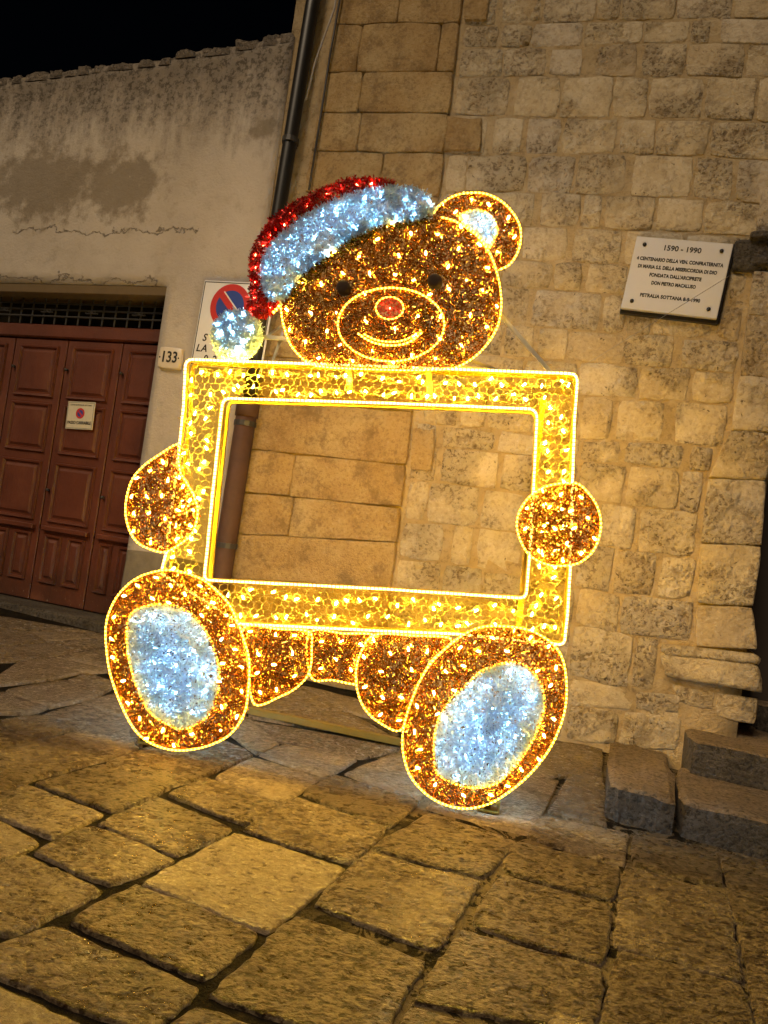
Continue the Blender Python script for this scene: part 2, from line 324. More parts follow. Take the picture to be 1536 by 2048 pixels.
M = dict(stone=m_rough_stone(), ashlar=m_ashlar(), mortar=m_mortar(), pave=m_paving(), ground=m_ground(), plaster=m_plaster(), door=m_door(),
         amber=m_tinsel('bronze_tinsel', 0.24, 0.85), white=m_tinsel('white_tinsel', 0.4, 0.0, 0.6), red=m_tinsel('red_tinsel', 0.3, 0.55, 0.15), net=m_net(),
         iron=plain('black_iron', (0.045, 0.042, 0.040), 0.5, 0.3), pipe=plain('black_pipe_paint', (0.008, 0.007, 0.006), 0.45, 0.0),
         rust=plain('rusty_cast_iron', (0.065, 0.028, 0.014), 0.75, 0.0, 0.5, 0.004, 9), darkglass=plain('dark_glass', (0.012, 0.010, 0.009), 0.25),
         lintel=plain('ochre_lintel', (0.13, 0.085, 0.036), 0.85, 0, 0.2, 0.004, 12), plinth=plain('grey_plinth_render', (0.17, 0.14, 0.095), 0.95, 0, 0.4, 0.02, 10),
         marble=plain('white_marble', (0.45, 0.435, 0.45), 0.45, 0, 0.08, 0, 5), ink=plain('black_paint', (0.012, 0.010, 0.010), 0.6), bolt=plain('dark_bolt', (0.015, 0.012, 0.010), 0.45, 0.4),
         tile=plain('cream_glazed_tile', (0.66, 0.57, 0.45), 0.35, 0, 0.06), enamel=plain('white_enamel', (0.72, 0.70, 0.68), 0.4, 0, 0.05), sred=plain('sign_red', (0.50, 0.03, 0.025), 0.4), sblue=plain('sign_blue', (0.03, 0.06, 0.28), 0.4),
         eye=plain('dark_eye_disc', (0.03, 0.016, 0.008), 0.9), cream=plain('aged_sign_white', (0.58, 0.52, 0.38), 0.5), steel=plain('galvanised_steel', (0.55, 0.53, 0.50), 0.38, 0.7), gold=plain('yellow_painted_steel', (0.20, 0.135, 0.02), 0.5, 0.2),
         wire=plain('yellow_coated_wire', (0.27, 0.20, 0.025), 0.5), cable=plain('grey_cable', (0.30, 0.27, 0.24), 0.6), wood=plain('dark_wood', (0.03, 0.02, 0.014), 0.6),
         tread=m_step('worn_lit_step_tread', (0.17, 0.118, 0.066), (0.23, 0.163, 0.095), (0.28, 0.20, 0.125), 0.03), riser=m_step('hammered_shaded_step_riser', (0.065, 0.052, 0.040), (0.10, 0.082, 0.064), (0.15, 0.125, 0.10), 0.06), coping=m_step('lichened_coping', (0.09, 0.068, 0.045), (0.15, 0.115, 0.078), (0.24, 0.19, 0.135), 0.04),
         led_amber=emit('amber_led', (1.0, 0.57, 0.085), 680), led_frame=emit('yellow_led', (1.0, 0.67, 0.075), 2600), led_white=emit('cool_white_led', (0.24, 0.60, 1.0), 1050), led_red=emit('red_led', (1.0, 0.05, 0.02), 260),
         rope=emit('warm_rope_light', (1.0, 0.52, 0.032), 24.0), rope_frame=emit('pale_rope_light', (1.0, 0.66, 0.20), 6.0), rope_gap=emit('rope_light_gap', (1.0, 0.42, 0.05), 0.3), rope_clip=plain('rope_clip', (0.35, 0.20, 0.03), 0.5), rope_white=emit('cool_rope_light', (0.6, 0.82, 1.0), 2.6))

for k_ in ('rope_gap', 'rope_white'): M[k_].cycles.emission_sampling = 'NONE'

# ------------------------------------------------------------------ stones
def block(quad, to3, proud, back, nx, ny, bev=0.015, amp=0.006, wob=0.008, corner=0.03, seed=0.0, freq=6.0):
    """one dressed stone: a gently uneven face, worn edges and a skirt that runs into the wall"""
    q = [np.array(p, float) for p in quad]; w = (np.linalg.norm(q[1] - q[0]) + np.linalg.norm(q[2] - q[3])) / 2; h = (np.linalg.norm(q[3] - q[0]) + np.linalg.norm(q[2] - q[1])) / 2
    es, et = min(0.3, bev * 1.3 / max(w, 1e-3)), min(0.3, bev * 1.3 / max(h, 1e-3))
    S = [0.0] + [es + (1 - 2 * es) * i / (nx - 2) for i in range(nx - 1)] + [1.0]; T = [0.0] + [et + (1 - 2 * et) * i / (ny - 2) for i in range(ny - 1)] + [1.0]
    ctr = sum(q) / 4; V = []; F = []; nS, nT = len(S), len(T)
    def pt(s, t): return q[0] * (1 - s) * (1 - t) + q[1] * s * (1 - t) + q[2] * s * t + q[3] * (1 - s) * t
    for j, t in enumerate(T):
        for i, s in enumerate(S):
            p = pt(s, t); e = max(abs(2 * s - 1), abs(2 * t - 1)) ** 6; c = (abs(2 * s - 1) * abs(2 * t - 1)) ** 5
            d = ctr - p; L = np.linalg.norm(d) + 1e-6
            k = wob * e; p = p + (np.array([nz(p[0] * 5, p[1] * 5, seed), nz(p[0] * 5, p[1] * 5, seed + 7)]) * 0.8 + np.array([nz(p[0] * 26, p[1] * 26, seed), nz(p[0] * 26, p[1] * 26, seed + 7)]) * 0.9) * k + d / L * corner * c * (0.6 + 0.8 * abs(nz(p[0] * 3, p[1] * 3, seed)))
            edge = i in (0, nS - 1) or j in (0, nT - 1)
            hgt = proud + amp * (nz(p[0] * freq, p[1] * freq, seed) + 0.5 * nz(p[0] * freq * 2.3, p[1] * freq * 2.3, seed + 3)) - (bev * (0.7 + 0.5 * nz(p[0] * 7, p[1] * 7, seed + 5)) if edge else 0)
            V.append(to3(p[0], p[1], hgt))
    for j in range(nT - 1):
        for i in range(nS - 1):
            a = j * nS + i; F.append((a, a + 1, a + nS + 1, a + nS))
    ring = [i for i in range(nS)] + [j * nS + nS - 1 for j in range(1, nT)] + [(nT - 1) * nS + i for i in range(nS - 2, -1, -1)] + [j * nS for j in range(nT - 2, 0, -1)]
    k0 = len(V)
    for r in ring:
        i, j = r % nS, r // nS; p = pt(S[i], T[j]); d = ctr - p; p = p + d / (np.linalg.norm(d) + 1e-6) * corner * 0.4 * (abs(2 * S[i] - 1) * abs(2 * T[j] - 1)) ** 5
        V.append(to3(p[0], p[1], -back))
    n = len(ring)
    for i in range(n): F.append((ring[i], k0 + i, k0 + (i + 1) % n, ring[(i + 1) % n]))
    return V, F
def ccw(q):
    a = sum(q[i][0] * q[(i + 1) % 4][1] - q[(i + 1) % 4][0] * q[i][1] for i in range(4)); return q if a > 0 else [q[0], q[3], q[2], q[1]]

# ------------------------------------------------------------------ ground and paving
gr = root('street_ground', (0, 0, 0), kind='structure'); gr['label'] = 'sloping stone paved street'
def gsheet():
    V = []; F = []; xs = np.linspace(-14, 14, 57); ys = np.linspace(-6, 9, 31)
    for y in ys:
        for x in xs: V.append((x, y, gz(x, y) - 0.017 + 0.005 * nz(x * 3, y * 3)))
    n = len(xs)
    for j in range(len(ys) - 1):
        for i in range(n - 1): a = j * n + i; F.append((a, a + 1, a + n + 1, a + n))
    V2, F2 = boxg(-200, 200, -60, 250, -0.40, -0.12); V2 = [(x, y, z + gz(x, y)) for x, y, z in V2]; k = len(V); V += V2; F += [tuple(i + k for i in f) for f in F2]
    return V, F
mk('joint_bed', *gsheet(), M['ground'], gr, True)
PAVE = [((48,1566),(206,1625),(105,1674),(-19,1620)), ((-10,1641),(78,1682),(-6,1719),(-95,1677)), ((187,1648),(351,1716),(222,1766),(68,1703)), ((314,1593),(467,1655),(356,1708),(200,1643)),
 ((412,1554),(560,1606),(492,1645),(338,1586)), ((205,1526),(343,1572),(226,1619),(70,1563)), ((40,1706),(205,1780),(15,1872),(-150,1800)), ((275,1765),(519,1864),(412,1955),(141,1838)),
 ((470,1664),(690,1735),(536,1860),(285,1763)), ((105,1848),(402,1970),(290,2065),(-75,1915)), ((-20,1965),(180,2052),(60,2130),(-160,2030)), ((590,1830),(850,1918),(745,2090),(420,1988)),
 ((395,2008),(520,2053),(440,2130),(320,2070)), ((592,1592),(776,1655),(697,1725),(490,1655)), ((735,1703),(960,1762),(872,1898),(628,1805)), ((860,1624),(1034,1682),(968,1752),(745,1692)),
 ((1037,1682),(1240,1732),(1224,1797),(1008,1738)), ((1000,1748),(1220,1806),(1205,1928),(945,1845)), ((925,1856),(1204,1936),(1188,2060),(832,1998)), ((822,2010),(960,2055),(900,2140),(780,2090)),
 ((1240,1896),(1482,1968),(1510,2075),(1200,2050)), ((1242,1798),(1474,1878),(1481,1962),(1232,1890)), ((1253,1730),(1454,1788),(1471,1872),(1242,1794)), ((1268,1662),(1431,1697),(1447,1768),(1265,1725)),
 ((1443,1716),(1600,1757),(1600,1808),(1460,1770)), ((1462,1777),(1610,1818),(1610,1878),(1470,1840)), ((1473,1846),(1620,1883),(1630,1968),(1500,1938)), ((1496,1952),(1640,1985),(1650,2090),(1522,2050)),
 ((1075,1628),(1256,1664),(1246,1726),(1058,1670)), ((1148,1535),(1204,1541),(1213,1650),(1096,1620)), ((1080,1478),(1204,1494),(1203,1536),(1120,1552)), ((960,1530),(1118,1558),(1062,1666),(852,1612)),
 ((800,1500),(945,1530),(845,1594),(690,1545)), ((664,1547),(841,1598),(778,1651),(603,1584)), ((508,1512),(646,1554),(562,1604),(429,1551)), ((575,1484),(714,1516),(652,1551),(520,1507)),
 ((495,1437),(800,1495),(722,1514),(560,1482)), ((210,1524),(395,1455),(508,1508),(341,1571)), ((132,1467),(208,1446),(276,1494),(232,1509)), ((122,1467),(236,1509),(75,1553),(-50,1508)),
 ((-10,1524),(72,1554),(-10,1584),(-110,1562)), ((78,1428),(148,1454),(-20,1500),(-110,1455)), ((159,1407),(246,1435),(156,1456),(83,1430)), ((165,1405),(232,1387),(272,1425),(250,1434)),
 ((130,1358),(200,1389),(100,1414),(10,1378)), ((5,1382),(97,1414),(50,1426),(-100,1420)), ((170,1345),(240,1365),(202,1388),(136,1362)), ((40,1320),(165,1342),(100,1357),(-40,1374)),
 ((107,1313),(230,1340),(172,1344),(48,1321)), ((0,1292),(100,1311),(46,1320),(-80,1325)), ((90,1285),(150,1304),(100,1311),(8,1292)), ((152,1305),(215,1290),(235,1335),(112,1312)),
 ((95,1283),(225,1275),(215,1290),(150,1303)), ((-60,1255),(60,1262),(92,1282),(-20,1290)), ((62,1261),(215,1266),(222,1273),(97,1281)), ((-60,1222),(195,1264),(60,1258),(-80,1250)),
 ((470,1372),(596,1372),(690,1418),(510,1416)), ((602,1370),(735,1402),(800,1448),(694,1420)), ((505,1420),(692,1422),(795,1478),(500,1432)), ((250,1335),(476,1388),(470,1445),(280,1430)),
 ((240,1290),(480,1350),(480,1384),(246,1330)), ((808,1440),(1075,1482),(1050,1536),(815,1492)), ((430,1440),(492,1432),(556,1486),(512,1504)), ((205,1440),(262,1428),(270,1488),(240,1470)), ((1015,1508),(1078,1484),(1116,1548),(1060,1556)), ((262,1440),(300,1432),(285,1490),(262,1470)), ((1438,1712),(1600,1750),(1600,1738),(1432,1698)),
 ((700,2064),(826,2106),(760,2200),(600,2140)), ((1000,2066),(1180,2074),(1180,2180),(930,2140)), ((208,2078),(316,2078),(420,2140),(250,2180))]
def pave_stone(q3, seed, npx):
    q = ccw([(p[0], p[1]) for p in q3]); c = np.mean(q, axis=0); q = [c + (np.array(p) - c) * (1 + (0.013 if npx > 60 else 0.012) / max(np.linalg.norm(np.array(p) - c), 0.05)) for p in q]
    w = np.linalg.norm(q[1] - q[0]); near = npx > 90; n = int(min(18, max(6, npx / 11)))
    dz = 0.004 * nz(seed * 3.1, 2.2)
    V, F = block(q, lambda x, y, h: (x, y, h + gz(x, y)), dz, 0.05, n, n, bev=0.008 if near else 0.005, amp=0.0045, wob=0.013, corner=0.020 if near else 0.010, seed=seed, freq=4.0)
    return mk('paving_stone', V, F, M['pave'], gr, True)
for i, q in enumerate(PAVE):
    px = max(math.dist(q[0], q[2]), math.dist(q[1], q[3])) / 2
    pave_stone([ground(*p) for p in q], 1.7 * i + 0.3, px)
# the paving goes on outside the picture
ea = np.array(ground(592, 1592)[:2]); e1 = np.array(ground(776, 1655)[:2]) - ea; e2 = np.array(ground(490, 1655)[:2]) - ea
e1 = e1 / np.linalg.norm(e1); e2 = e2 / np.linalg.norm(e2); k = 0
for i in range(-14, 15):
    for j in range(-14, 15):
        c = ea + e1 * (i * 0.56 + 0.1 * (j % 2)) + e2 * (j * 0.50); x, y = proj((c[0], c[1], gz(c[0], c[1])))
        wd = (np.array([c[0], c[1], 0]) - WALL.o) @ WALL.n
        if wd < 0.35 or wd > 6.6 or abs(c[0]) > 4.4 or c[1] < 0.2: continue
        if -130 < x < 1650 and 1200 < y < 2150: continue
        if c[1] < 5.4 and 1.2 < c[0] < 3.4 and c[1] > 3.5: continue
        q = [c + e1 * a * 0.275 + e2 * b * 0.245 for a, b in ((-1, -1), (1, -1), (1, 1), (-1, 1))]; k += 1
        pave_stone([(p[0], p[1], 0) for p in q], 200 + k * 1.3, 60)

# ------------------------------------------------------------------ stone church on the right
ch = root('stone_church', WALL.o, WALL.rot, label='church wall of rough limestone blocks with a golden sandstone corner pier', cat='church')
wl = lambda u, v, d: (u, -d, v)                    # wall coordinates -> local
U_CH0 = WALL(612, 375)[0]; U_DOOR = WALL(1512, 1150)[0]; U_ASH = 3.78
def wallsheet(u0, u1, v0, v1, d, step, amp, thick=0.5):
    V = []; F = []; nu = int((u1 - u0) / step) + 1; nv = int((v1 - v0) / step) + 1
    for j in range(nv + 1):
        for i in range(nu + 1):
            u = u0 + (u1 - u0) * i / nu; v = v0 + (v1 - v0) * j / nv; V.append(wl(u, v, d + amp * nz(u * 4, v * 4, d)))
    n = nu + 1
    for j in range(nv):
        for i in range(nu): a = j * n + i; F.append((a, a + 1, a + n + 1, a + n))
    k = len(V); V += [wl(u0, v0, d - thick), wl(u1, v0, d - thick), wl(u1, v1, d - thick), wl(u0, v1, d - thick)]
    F += [(k + 3, k + 2, k + 1, k), tuple([j * n for j in range(nv + 1)] + [k + 3, k]), tuple([(nv - j) * n + nu for j in range(nv + 1)] + [k + 1, k + 2]), tuple([nv * n + i for i in range(nu + 1)] + [k + 2, k + 3])]
    return V, F
CH_TOP = 7.4; UPIPE = WALL(560, 420)[0]
mk('mortar_core', *wallsheet(UPIPE - 0.13, U_DOOR, -0.6, CH_TOP, 0.0, 0.16, 0.008), M['mortar'], ch, True)
# courses: joint line as (x, y) picture points, then the joints of the course that lies ABOVE it (x at its lower edge)
CRS = [([(780,-60),(1536,-66)], None),
 ([(780,60),(930,53),(1080,48),(1196,42),(1300,41),(1536,37)], [(990,1003),(1079,1084),(1188,1192),(1238,1241),(1349,1352),(1462,1467)]),
 ([(780,105),(930,96),(1195,94),(1250,86),(1400,88),(1536,88)], [(991,1001),(1060,1063),(1160,1167),(1282,1287),(1375,1379),(1417,1440)]),
 ([(780,158),(930,155),(1060,153),(1250,153),(1480,155),(1536,155)], [(1001,1005),(1088,1095),(1160,1190),(1270,1281),(1366,1370),(1484,1490)]),
 ([(780,234),(920,232),(1100,235),(1230,236),(1400,239),(1536,244)], [(1013,1027),(1114,1119),(1218,1223),(1289,1293),(1402,1406),(1505,1511)]),
 ([(780,312),(930,310),(1150,310),(1230,308),(1380,313),(1536,322)], [(968,982),(1040,1050),(1116,1121),(1228,1239),(1306,1309),(1412,1420)]),
 ([(780,382),(1000,384),(1100,386),(1230,389),(1370,397),(1536,408)], [(928,932),(1047,1054),(1142,1150),(1245,1260),(1378,1384),(1460,1469)]),
 ([(780,440),(1060,453),(1200,457),(1290,463),(1420,469),(1536,476)], [(955,960),(1064,1077),(1154,1159),(1199,1207),(1304,1310),(1402,1406)]),
 ([(780,505),(1060,521),(1200,526),(1300,534),(1536,552)], [(930,936),(1035,1042),(1130,1142),(1238,1246),(1360,1366),(1456,1460)]),
 ([(780,555),(1060,577),(1150,583),(1260,594),(1536,618)], [(900,906),(1000,1006),(1101,1106),(1160,1170),(1250,1256),(1380,1388),(1448,1453)]),
 ([(780,622),(1020,649),(1230,666),(1430,677),(1536,690)], [(930,938),(1052,1062),(1196,1202),(1245,1250),(1299,1304),(1420,1432)]),
 ([(780,690),(1030,715),(1160,724),(1250,730),(1400,740),(1536,752)], [(880,886),(1000,1005),(1062,1070),(1128,1133),(1242,1247),(1343,1358)]),
 ([(780,757),(950,771),(1170,793),(1340,803),(1536,814)], [(930,936),(1040,1046),(1148,1154),(1270,1276),(1374,1381),(1462,1470)]),
 ([(780,840),(950,856),(1170,880),(1220,881),(1320,886),(1536,900)], [(838,843),(912,918),(968,973),(1064,1072),(1150,1156),(1218,1230),(1322,1345)]),
 ([(780,884),(950,900),(1160,922),(1240,928),(1360,941),(1536,955)], [(870,884),(986,994),(1068,1074),(1152,1160),(1236,1246),(1362,1378)]),
 ([(780,955),(950,973),(1190,1003),(1300,1018),(1380,1024),(1536,1034)], [(868,880),(990,998),(1062,1070),(1148,1156),(1243,1250),(1352,1358)]),
 ([(780,1037),(950,1053),(1160,1085),(1270,1102),(1380,1116),(1536,1128)], [(848,854),(952,960),(1046,1056),(1180,1192),(1264,1273)]),
 ([(780,1112),(950,1134),(1240,1189),(1370,1198),(1536,1212)], [(880,900),(940,950),(1036,1044),(1140,1148),(1218,1224),(1304,1313)]),
 ([(780,1172),(950,1198),(1200,1260),(1260,1270),(1370,1284),(1536,1300)], [(876,884),(958,964),(1046,1052),(1142,1150),(1231,1237)]),
 ([(780,1250),(950,1285),(1130,1350),(1256,1375),(1380,1390),(1536,1410)], [(868,876),(960,968),(1060,1068),(1130,1136),(1256,1264),(1310,1316)]),
 ([(780,1330),(950,1365),(1130,1410),(1290,1425),(1380,1430),(1536,1450)], [(850,860),(950,958),(1040,1048),(1128,1136),(1262,1270)]),
 ([(780,1389),(950,1432),(1130,1480),(1290,1500),(1380,1500),(1536,1500)], [(880,890),(1000,1010),(1120,1132),(1230,1238)])]
def ylin(pl, x):
    for i in range(len(pl) - 1):
        if x <= pl[i + 1][0] or i == len(pl) - 2:
            a, b = pl[i], pl[i + 1]; return a[1] + (b[1] - a[1]) * (x - a[0]) / (b[0] - a[0])
ash_x = lambda y: 928 + (785 - 928) * y / 1175.0
jamb_x = lambda y: ylin([(-100, 1640), (380, 1545), (560, 1497), (627, 1490), (819, 1464), (900, 1447), (948, 1412), (1113, 1391), (1290, 1385), (1301, 1316), (1500, 1316)][0:], y) if False else float(np.interp(y, [-100, 380, 560, 627, 819, 900, 948, 1113, 1285, 1295, 1390, 1400, 1500], [1640, 1545, 1497, 1490, 1464, 1447, 1412, 1391, 1385, 1312, 1312, 1360, 1360]))
ci = 0
def stone_px(q, proud=None, name='stone', m=None, par=None, back=0.03, **kw):
    global ci; ci += 1
    uv = ccw([WALL(*p) for p in q]); w = max(math.dist(q[0], q[1]), math.dist(q[3], q[2])); h = max(math.dist(q[0], q[3]), 8)
    a = dict(bev=0.005, amp=0.005, wob=0.015, corner=0.018, seed=ci * 2.3, freq=7.0); a.update(kw)
    V, F = block(uv, wl, (0.003 + 0.007 * random.random()) if proud is None else proud, back, int(min(9, max(4, w / 13))), int(min(7, max(4, h / 13))), **a)
    return mk(name, V, F, m or M['stone'], par or ch, True)
SKIP = {}
for c in range(1, len(CRS)):
    top, bot, js = CRS[c - 1][0], CRS[c][0], CRS[c][1]
    def edge(x, pl): return (x, ylin(pl, x))
    ym = (ylin(top, 1000) + ylin(bot, 1000)) / 2
    spans = []; last = None
    xr_end = jamb_x(ylin(bot, 1450) - 20) - 6
    xl = ash_x(ylin(bot, 860)) + 9
    for a, b in js:
        if b > xr_end: break
        spans.append((xl, a)); xl = b
    spans.append((xl, xr_end))
    for a, b in spans:
        if b - a < 14: continue
        ya, yb = ylin(bot, a), ylin(bot, b); hp = ya - ylin(top, a); lean = 0.125 * hp * (0.9 if a < 1200 else 0.85); g = 0.9 + 1.8 * random.random()
        ta, tb = a + lean, b + lean
        q = [(ta, ylin(top, ta) + g), (tb, ylin(top, tb) + g), (b, yb - g * 0.6), (a, ya - g * 0.6)]
        if c == 19 and a > 1255 and b > 1300: q = [(1312, 1296), (1385, 1300), (1370, 1378), (1312, 1352)] if a > 1305 else q
        stone_px(q)
# golden corner pier: larger, smoother blocks, a little proud
ASH = [(672, 900, [(-60, -52), (55, 53)], [[0, 1]]), ]
ASHY = [(-75, -80), (55, 52), (150, 149), (230, 231), (306, 311), (388, 397), (470, 483), (552, 569), (632, 655), (714, 741), (796, 826), (900, 932), (985, 1015), (1068, 1085), (1155, 1178), (1260, 1300), (1330, 1390)]
AJ = [0.5, None, 0.30, 0.34, 0.55, 0.35, 0.6, 0.4, 0.66, 0.45, 0.0, 0.52, 0.33, 0.0, 0.30, 0.5]
ash_l = lambda y: float(np.interp(y, [-80, 40, 375, 800, 1150, 1400], [692, 672, 614, 519, 459, 420]))
for r in range(len(ASHY) - 1):
    (yl0, yr0), (yl1, yr1) = ASHY[r], ASHY[r + 1]
    cuts = [0.0, 1.0]
    if AJ[r]: cuts = [0.0, AJ[r], 1.0]
    if r == 1: cuts = [0.0, 0.24, 0.86, 1.0]
    if r == 11: cuts = [0, 0.30, 1.0]
    for a, b in zip(cuts, cuts[1:]):
        def P(s, yl, yr):
            y = yl + (yr - yl) * s; x0, x1 = ash_l(y), ash_x(y); return (x0 + (x1 - x0) * s, y)
        q = [P(a, yl0, yr0), P(b, yl0, yr0), P(b, yl1, yr1), P(a, yl1, yr1)]
        c = np.mean(q, axis=0); q = [c + (np.array(p) - c) * np.array([1 - 0.8 / max(abs(p[0] - c[0]), 5), 1 - 0.7 / max(abs(p[1] - c[1]), 5)]) for p in q]
        stone_px(q, 0.036 + 0.006 * random.random(), 'ashlar_block', M['ashlar'], bev=0.006, amp=0.006, wob=0.010, corner=0.014, freq=3.0)
# dark weathered stones beside the pier
for q in [((931, -10), (982, -10), (975, 44), (929, 46)), ((893, 238), (968, 240), (960, 305), (884, 306)), ((828, 857), (873, 857), (866, 942), (820, 940))]:
    stone_px(q, 0.034, 'ashlar_block', M['ashlar'], amp=0.012, wob=0.02)
# door surround at the right edge of the picture
JB = [(552, 640), (640, 760), (760, 866), (870, 960), (964, 1090), (1094, 1210), (1215, 1296)]
jr = lambda y: float(np.interp(y, [380, 560, 960, 1097, 1143, 1232, 1252, 1300], [1590, 1575, 1531, 1521, 1513, 1502, 1520, 1512]))
for y0, y1 in JB:
    q = [(jamb_x(min(y0, 1284)) + 6, y0 - 6), (jr(y0), y0 - 1), (jr(y1), y1 + 2), (jamb_x(min(y1, 1284)) + 6, y1 - 4)]
    stone_px(q, 0.055, 'jamb_stone', M['stone'], back=0.4, bev=0.008, amp=0.005, wob=0.005, corner=0.01)
stone_px([(1318, 1300), (1512, 1322), (1528, 1384), (1330, 1352)], 0.075, 'plinth_stone', M['stone'], back=0.4, bev=0.02, amp=0.014, wob=0.014, corner=0.03)
stone_px([(1320, 1288), (1514, 1308), (1520, 1328), (1322, 1306)], 0.085, 'plinth_moulding', M['stone'], back=0.4, bev=0.02, amp=0.008)
for q in [((1340,1366),(1430,1384),(1426,1420),(1366,1412)), ((1436,1388),(1520,1398),(1512,1450),(1430,1430)), ((1300,1404),(1356,1420),(1352,1462),(1296,1452))]: stone_px(q)
stone_px([(1466, 484), (1600, 484), (1600, 546), (1462, 546)], 0.05, 'capital_stone', M['riser'], bev=0.02, amp=0.012)
stone_px([(1500, 474), (1620, 474), (1620, 489), (1498, 489)], 0.11, 'capital_moulding', M['riser'], bev=0.02, amp=0.01)
stone_px([(1506, 524), (1620, 524), (1620, 540), (1504, 540)], 0.10, 'capital_moulding', M['riser'], bev=0.02, amp=0.01)
stone_px([(1524, 380), (1640, 380), (1640, 470), (1508, 470)], 0.05, 'jamb_stone', M['stone'], bev=0.02)
# the dark doorway: a deep recess with a timber door
V, F = boxg(U_DOOR - 0.03, U_DOOR + 2.4, 0.5, 0.6, -0.6, CH_TOP); mk('church_door', V, F, M['wood'], ch)
V, F = boxg(U_DOOR + 1.5, U_DOOR + 4.5, 0.0, 0.5, -0.6, CH_TOP); mk('far_jamb_wall', V, F, M['mortar'], ch)
V, F = boxg(U_DOOR - 0.04, U_DOOR + 1.5, 0.0, 0.5, 3.5, CH_TOP); mk('door_head_wall', V, F, M['mortar'], ch)

# stone steps before the doorway
s0, s1 = ground(1206, 1629), ground(1536, 1718); sd = (s1 - s0) / np.linalg.norm(s1 - s0); sb = np.array([-sd[1], sd[0], 0])
SP = Plane(s0, s1); H1 = SP(1216, 1570)[1]
st = root('stone_steps', s0, SP.rot, label='worn grey stone steps climbing to the dark doorway at the right edge', cat='steps')
def lx(p): q = np.array(p) - s0; return (q @ sd, q @ sb)
c0b = level(1376, 1546, s0[2] + H1); c0 = lx(c0b)
SPC = Plane(c0b, c0b + sd); H2 = H1 + SPC(1380, 1481)[1]
d0b = level(1510, 1460, s0[2] + H2); d0 = lx(d0b); H3 = H2 + H2 - H1
def stepblk(x0, x1, y0, y1, z1, z0, seed):
    q = [(x0, y0), (x1, y0), (x1, y1), (x0, y1)]
    V, F = block(q, lambda x, y, h: (x, y, h), z1, -z0, 12, 8, bev=0.022, amp=0.016, wob=0.035, corner=0.04, seed=seed, freq=5)
    o = mk('step_block', V, F, [M['tread'], M['riser']], st, False); nt = 9 * 6 if False else len(F) - 2 * (12 + 8); o.data.polygons.foreach_set('material_index', [0] * nt + [1] * (len(F) - nt)); return o  # risers are dirty stone; overhead light and shade also put into both colours
xa = lx(ground(1350, 1660))[0]; yback = 2.1
stepblk(0.0, xa - 0.012, 0.0, c0[1] + 0.9, H1, -0.12, 3.0); stepblk(xa + 0.012, 2.6, 0.015, c0[1] + 0.12, H1 - 0.006, -0.12, 5.0)
stepblk(c0[0], 2.6, c0[1], d0[1] + 0.3, H2, -0.12, 8.0); stepblk(d0[0], 2.6, d0[1], d0[1] + 1.0, H3, -0.12, 11.0)

# ------------------------------------------------------------------ plastered house on the left
ho = root('plastered_house', WALL.o, WALL.rot, label='low plastered house with stained beige wall and wide brown panelled door', cat='house')
DU1 = (WALL(337, 572)[0] + WALL(250, 1150)[0]) / 2; DV1 = WALL(200, 570)[1]; DU0 = WALL(-62, 569)[0] + 0.05; HU0, HU1 = -6.0, UPIPE - 0.09
TP = [WALL(*q) for q in ((0, 165), (90, 152), (165, 143), (270, 130), (362, 118), (368, 108), (450, 102), (500, 91), (600, 74))]
TOPV = lambda u: float(np.interp(u, [-6.0] + [q[0] for q in TP], [TP[0][1] + 0.15] + [q[1] for q in TP]))
def housewall():
    us = sorted(set(list(np.round(np.arange(HU0, HU1, 0.14), 3)) + [HU1, DU0, DU1])); us = [u for u in us if not (abs(u - DU0) < 0.05 and u != DU0) and not (abs(u - DU1) < 0.05 and u != DU1)]
    ts = np.linspace(0, 1, 20); bs = np.linspace(-0.3, DV1, 20); V = []; F = []; idx = {}
    def vid(i, kind, j):
        key = (i, kind, j) if not (kind == 't' and j == 0) else (i, 'b', len(bs) - 1)
        if key not in idx:
            u = us[i]; v = bs[key[2]] if key[1] == 'b' else DV1 + (TOPV(u) + 0.02 * nz(u * 5, 3) - DV1) * ts[key[2]]
            idx[key] = len(V); e = 0 if (abs(v - DV1) < 1e-6 or u in (DU0, DU1)) else 1
            V.append(wl(u, v, 0.02 + 0.012 * e * nz(u * 1.7, v * 1.7) + 0.004 * e * nz(u * 6, v * 6)))
        return idx[key]
    for i in range(len(us) - 1):
        if not (us[i] >= DU0 - 1e-6 and us[i + 1] <= DU1 + 1e-6):
            for j in range(len(bs) - 1): F.append((vid(i, 'b', j), vid(i + 1, 'b', j), vid(i + 1, 'b', j + 1), vid(i, 'b', j + 1)))
        for j in range(len(ts) - 1): F.append((vid(i, 't', j), vid(i + 1, 't', j), vid(i + 1, 't', j + 1), vid(i, 't', j + 1)))
    return V, F
hw = mk('wall', *housewall(), M['plaster'], ho, True)
md = hw.modifiers.new('thickness', 'SOLIDIFY'); md.thickness = 0.45; md.offset = -1
u = -3.0; i = 0
while u < HU1 - 0.02:                                      # ragged coping slabs along the top of the wall
    L = 0.14 + 0.6 * random.random() ** 1.5; u1 = min(u + L, HU1); v = TOPV((u + u1) / 2); hh = 0.004 + 0.026 * random.random() + (0.02 if u > 0.4 else 0)
    V, F = block([(u, 0.48), (u1 - 0.012, 0.48), (u1 - 0.012, -0.024 - 0.008 * random.random()), (u, -0.024 - 0.008 * random.random())], lambda x, y, h: (x, y, h), v + hh, -(v - 0.05), 10, 5, bev=0.008, amp=0.016, wob=0.03, corner=0.03, seed=i * 3.3)
    mk('coping_stone', V, [f[::-1] for f in F], M['coping'], ho, True); u = u1; i += 1
V, F = boxg(DU0 - 0.03, DU1 - 0.002, -0.012, 0.30, DV1 - 0.085, DV1 - 0.004, 0.006); mk('lintel_beam', V, F, M['lintel'], ho)
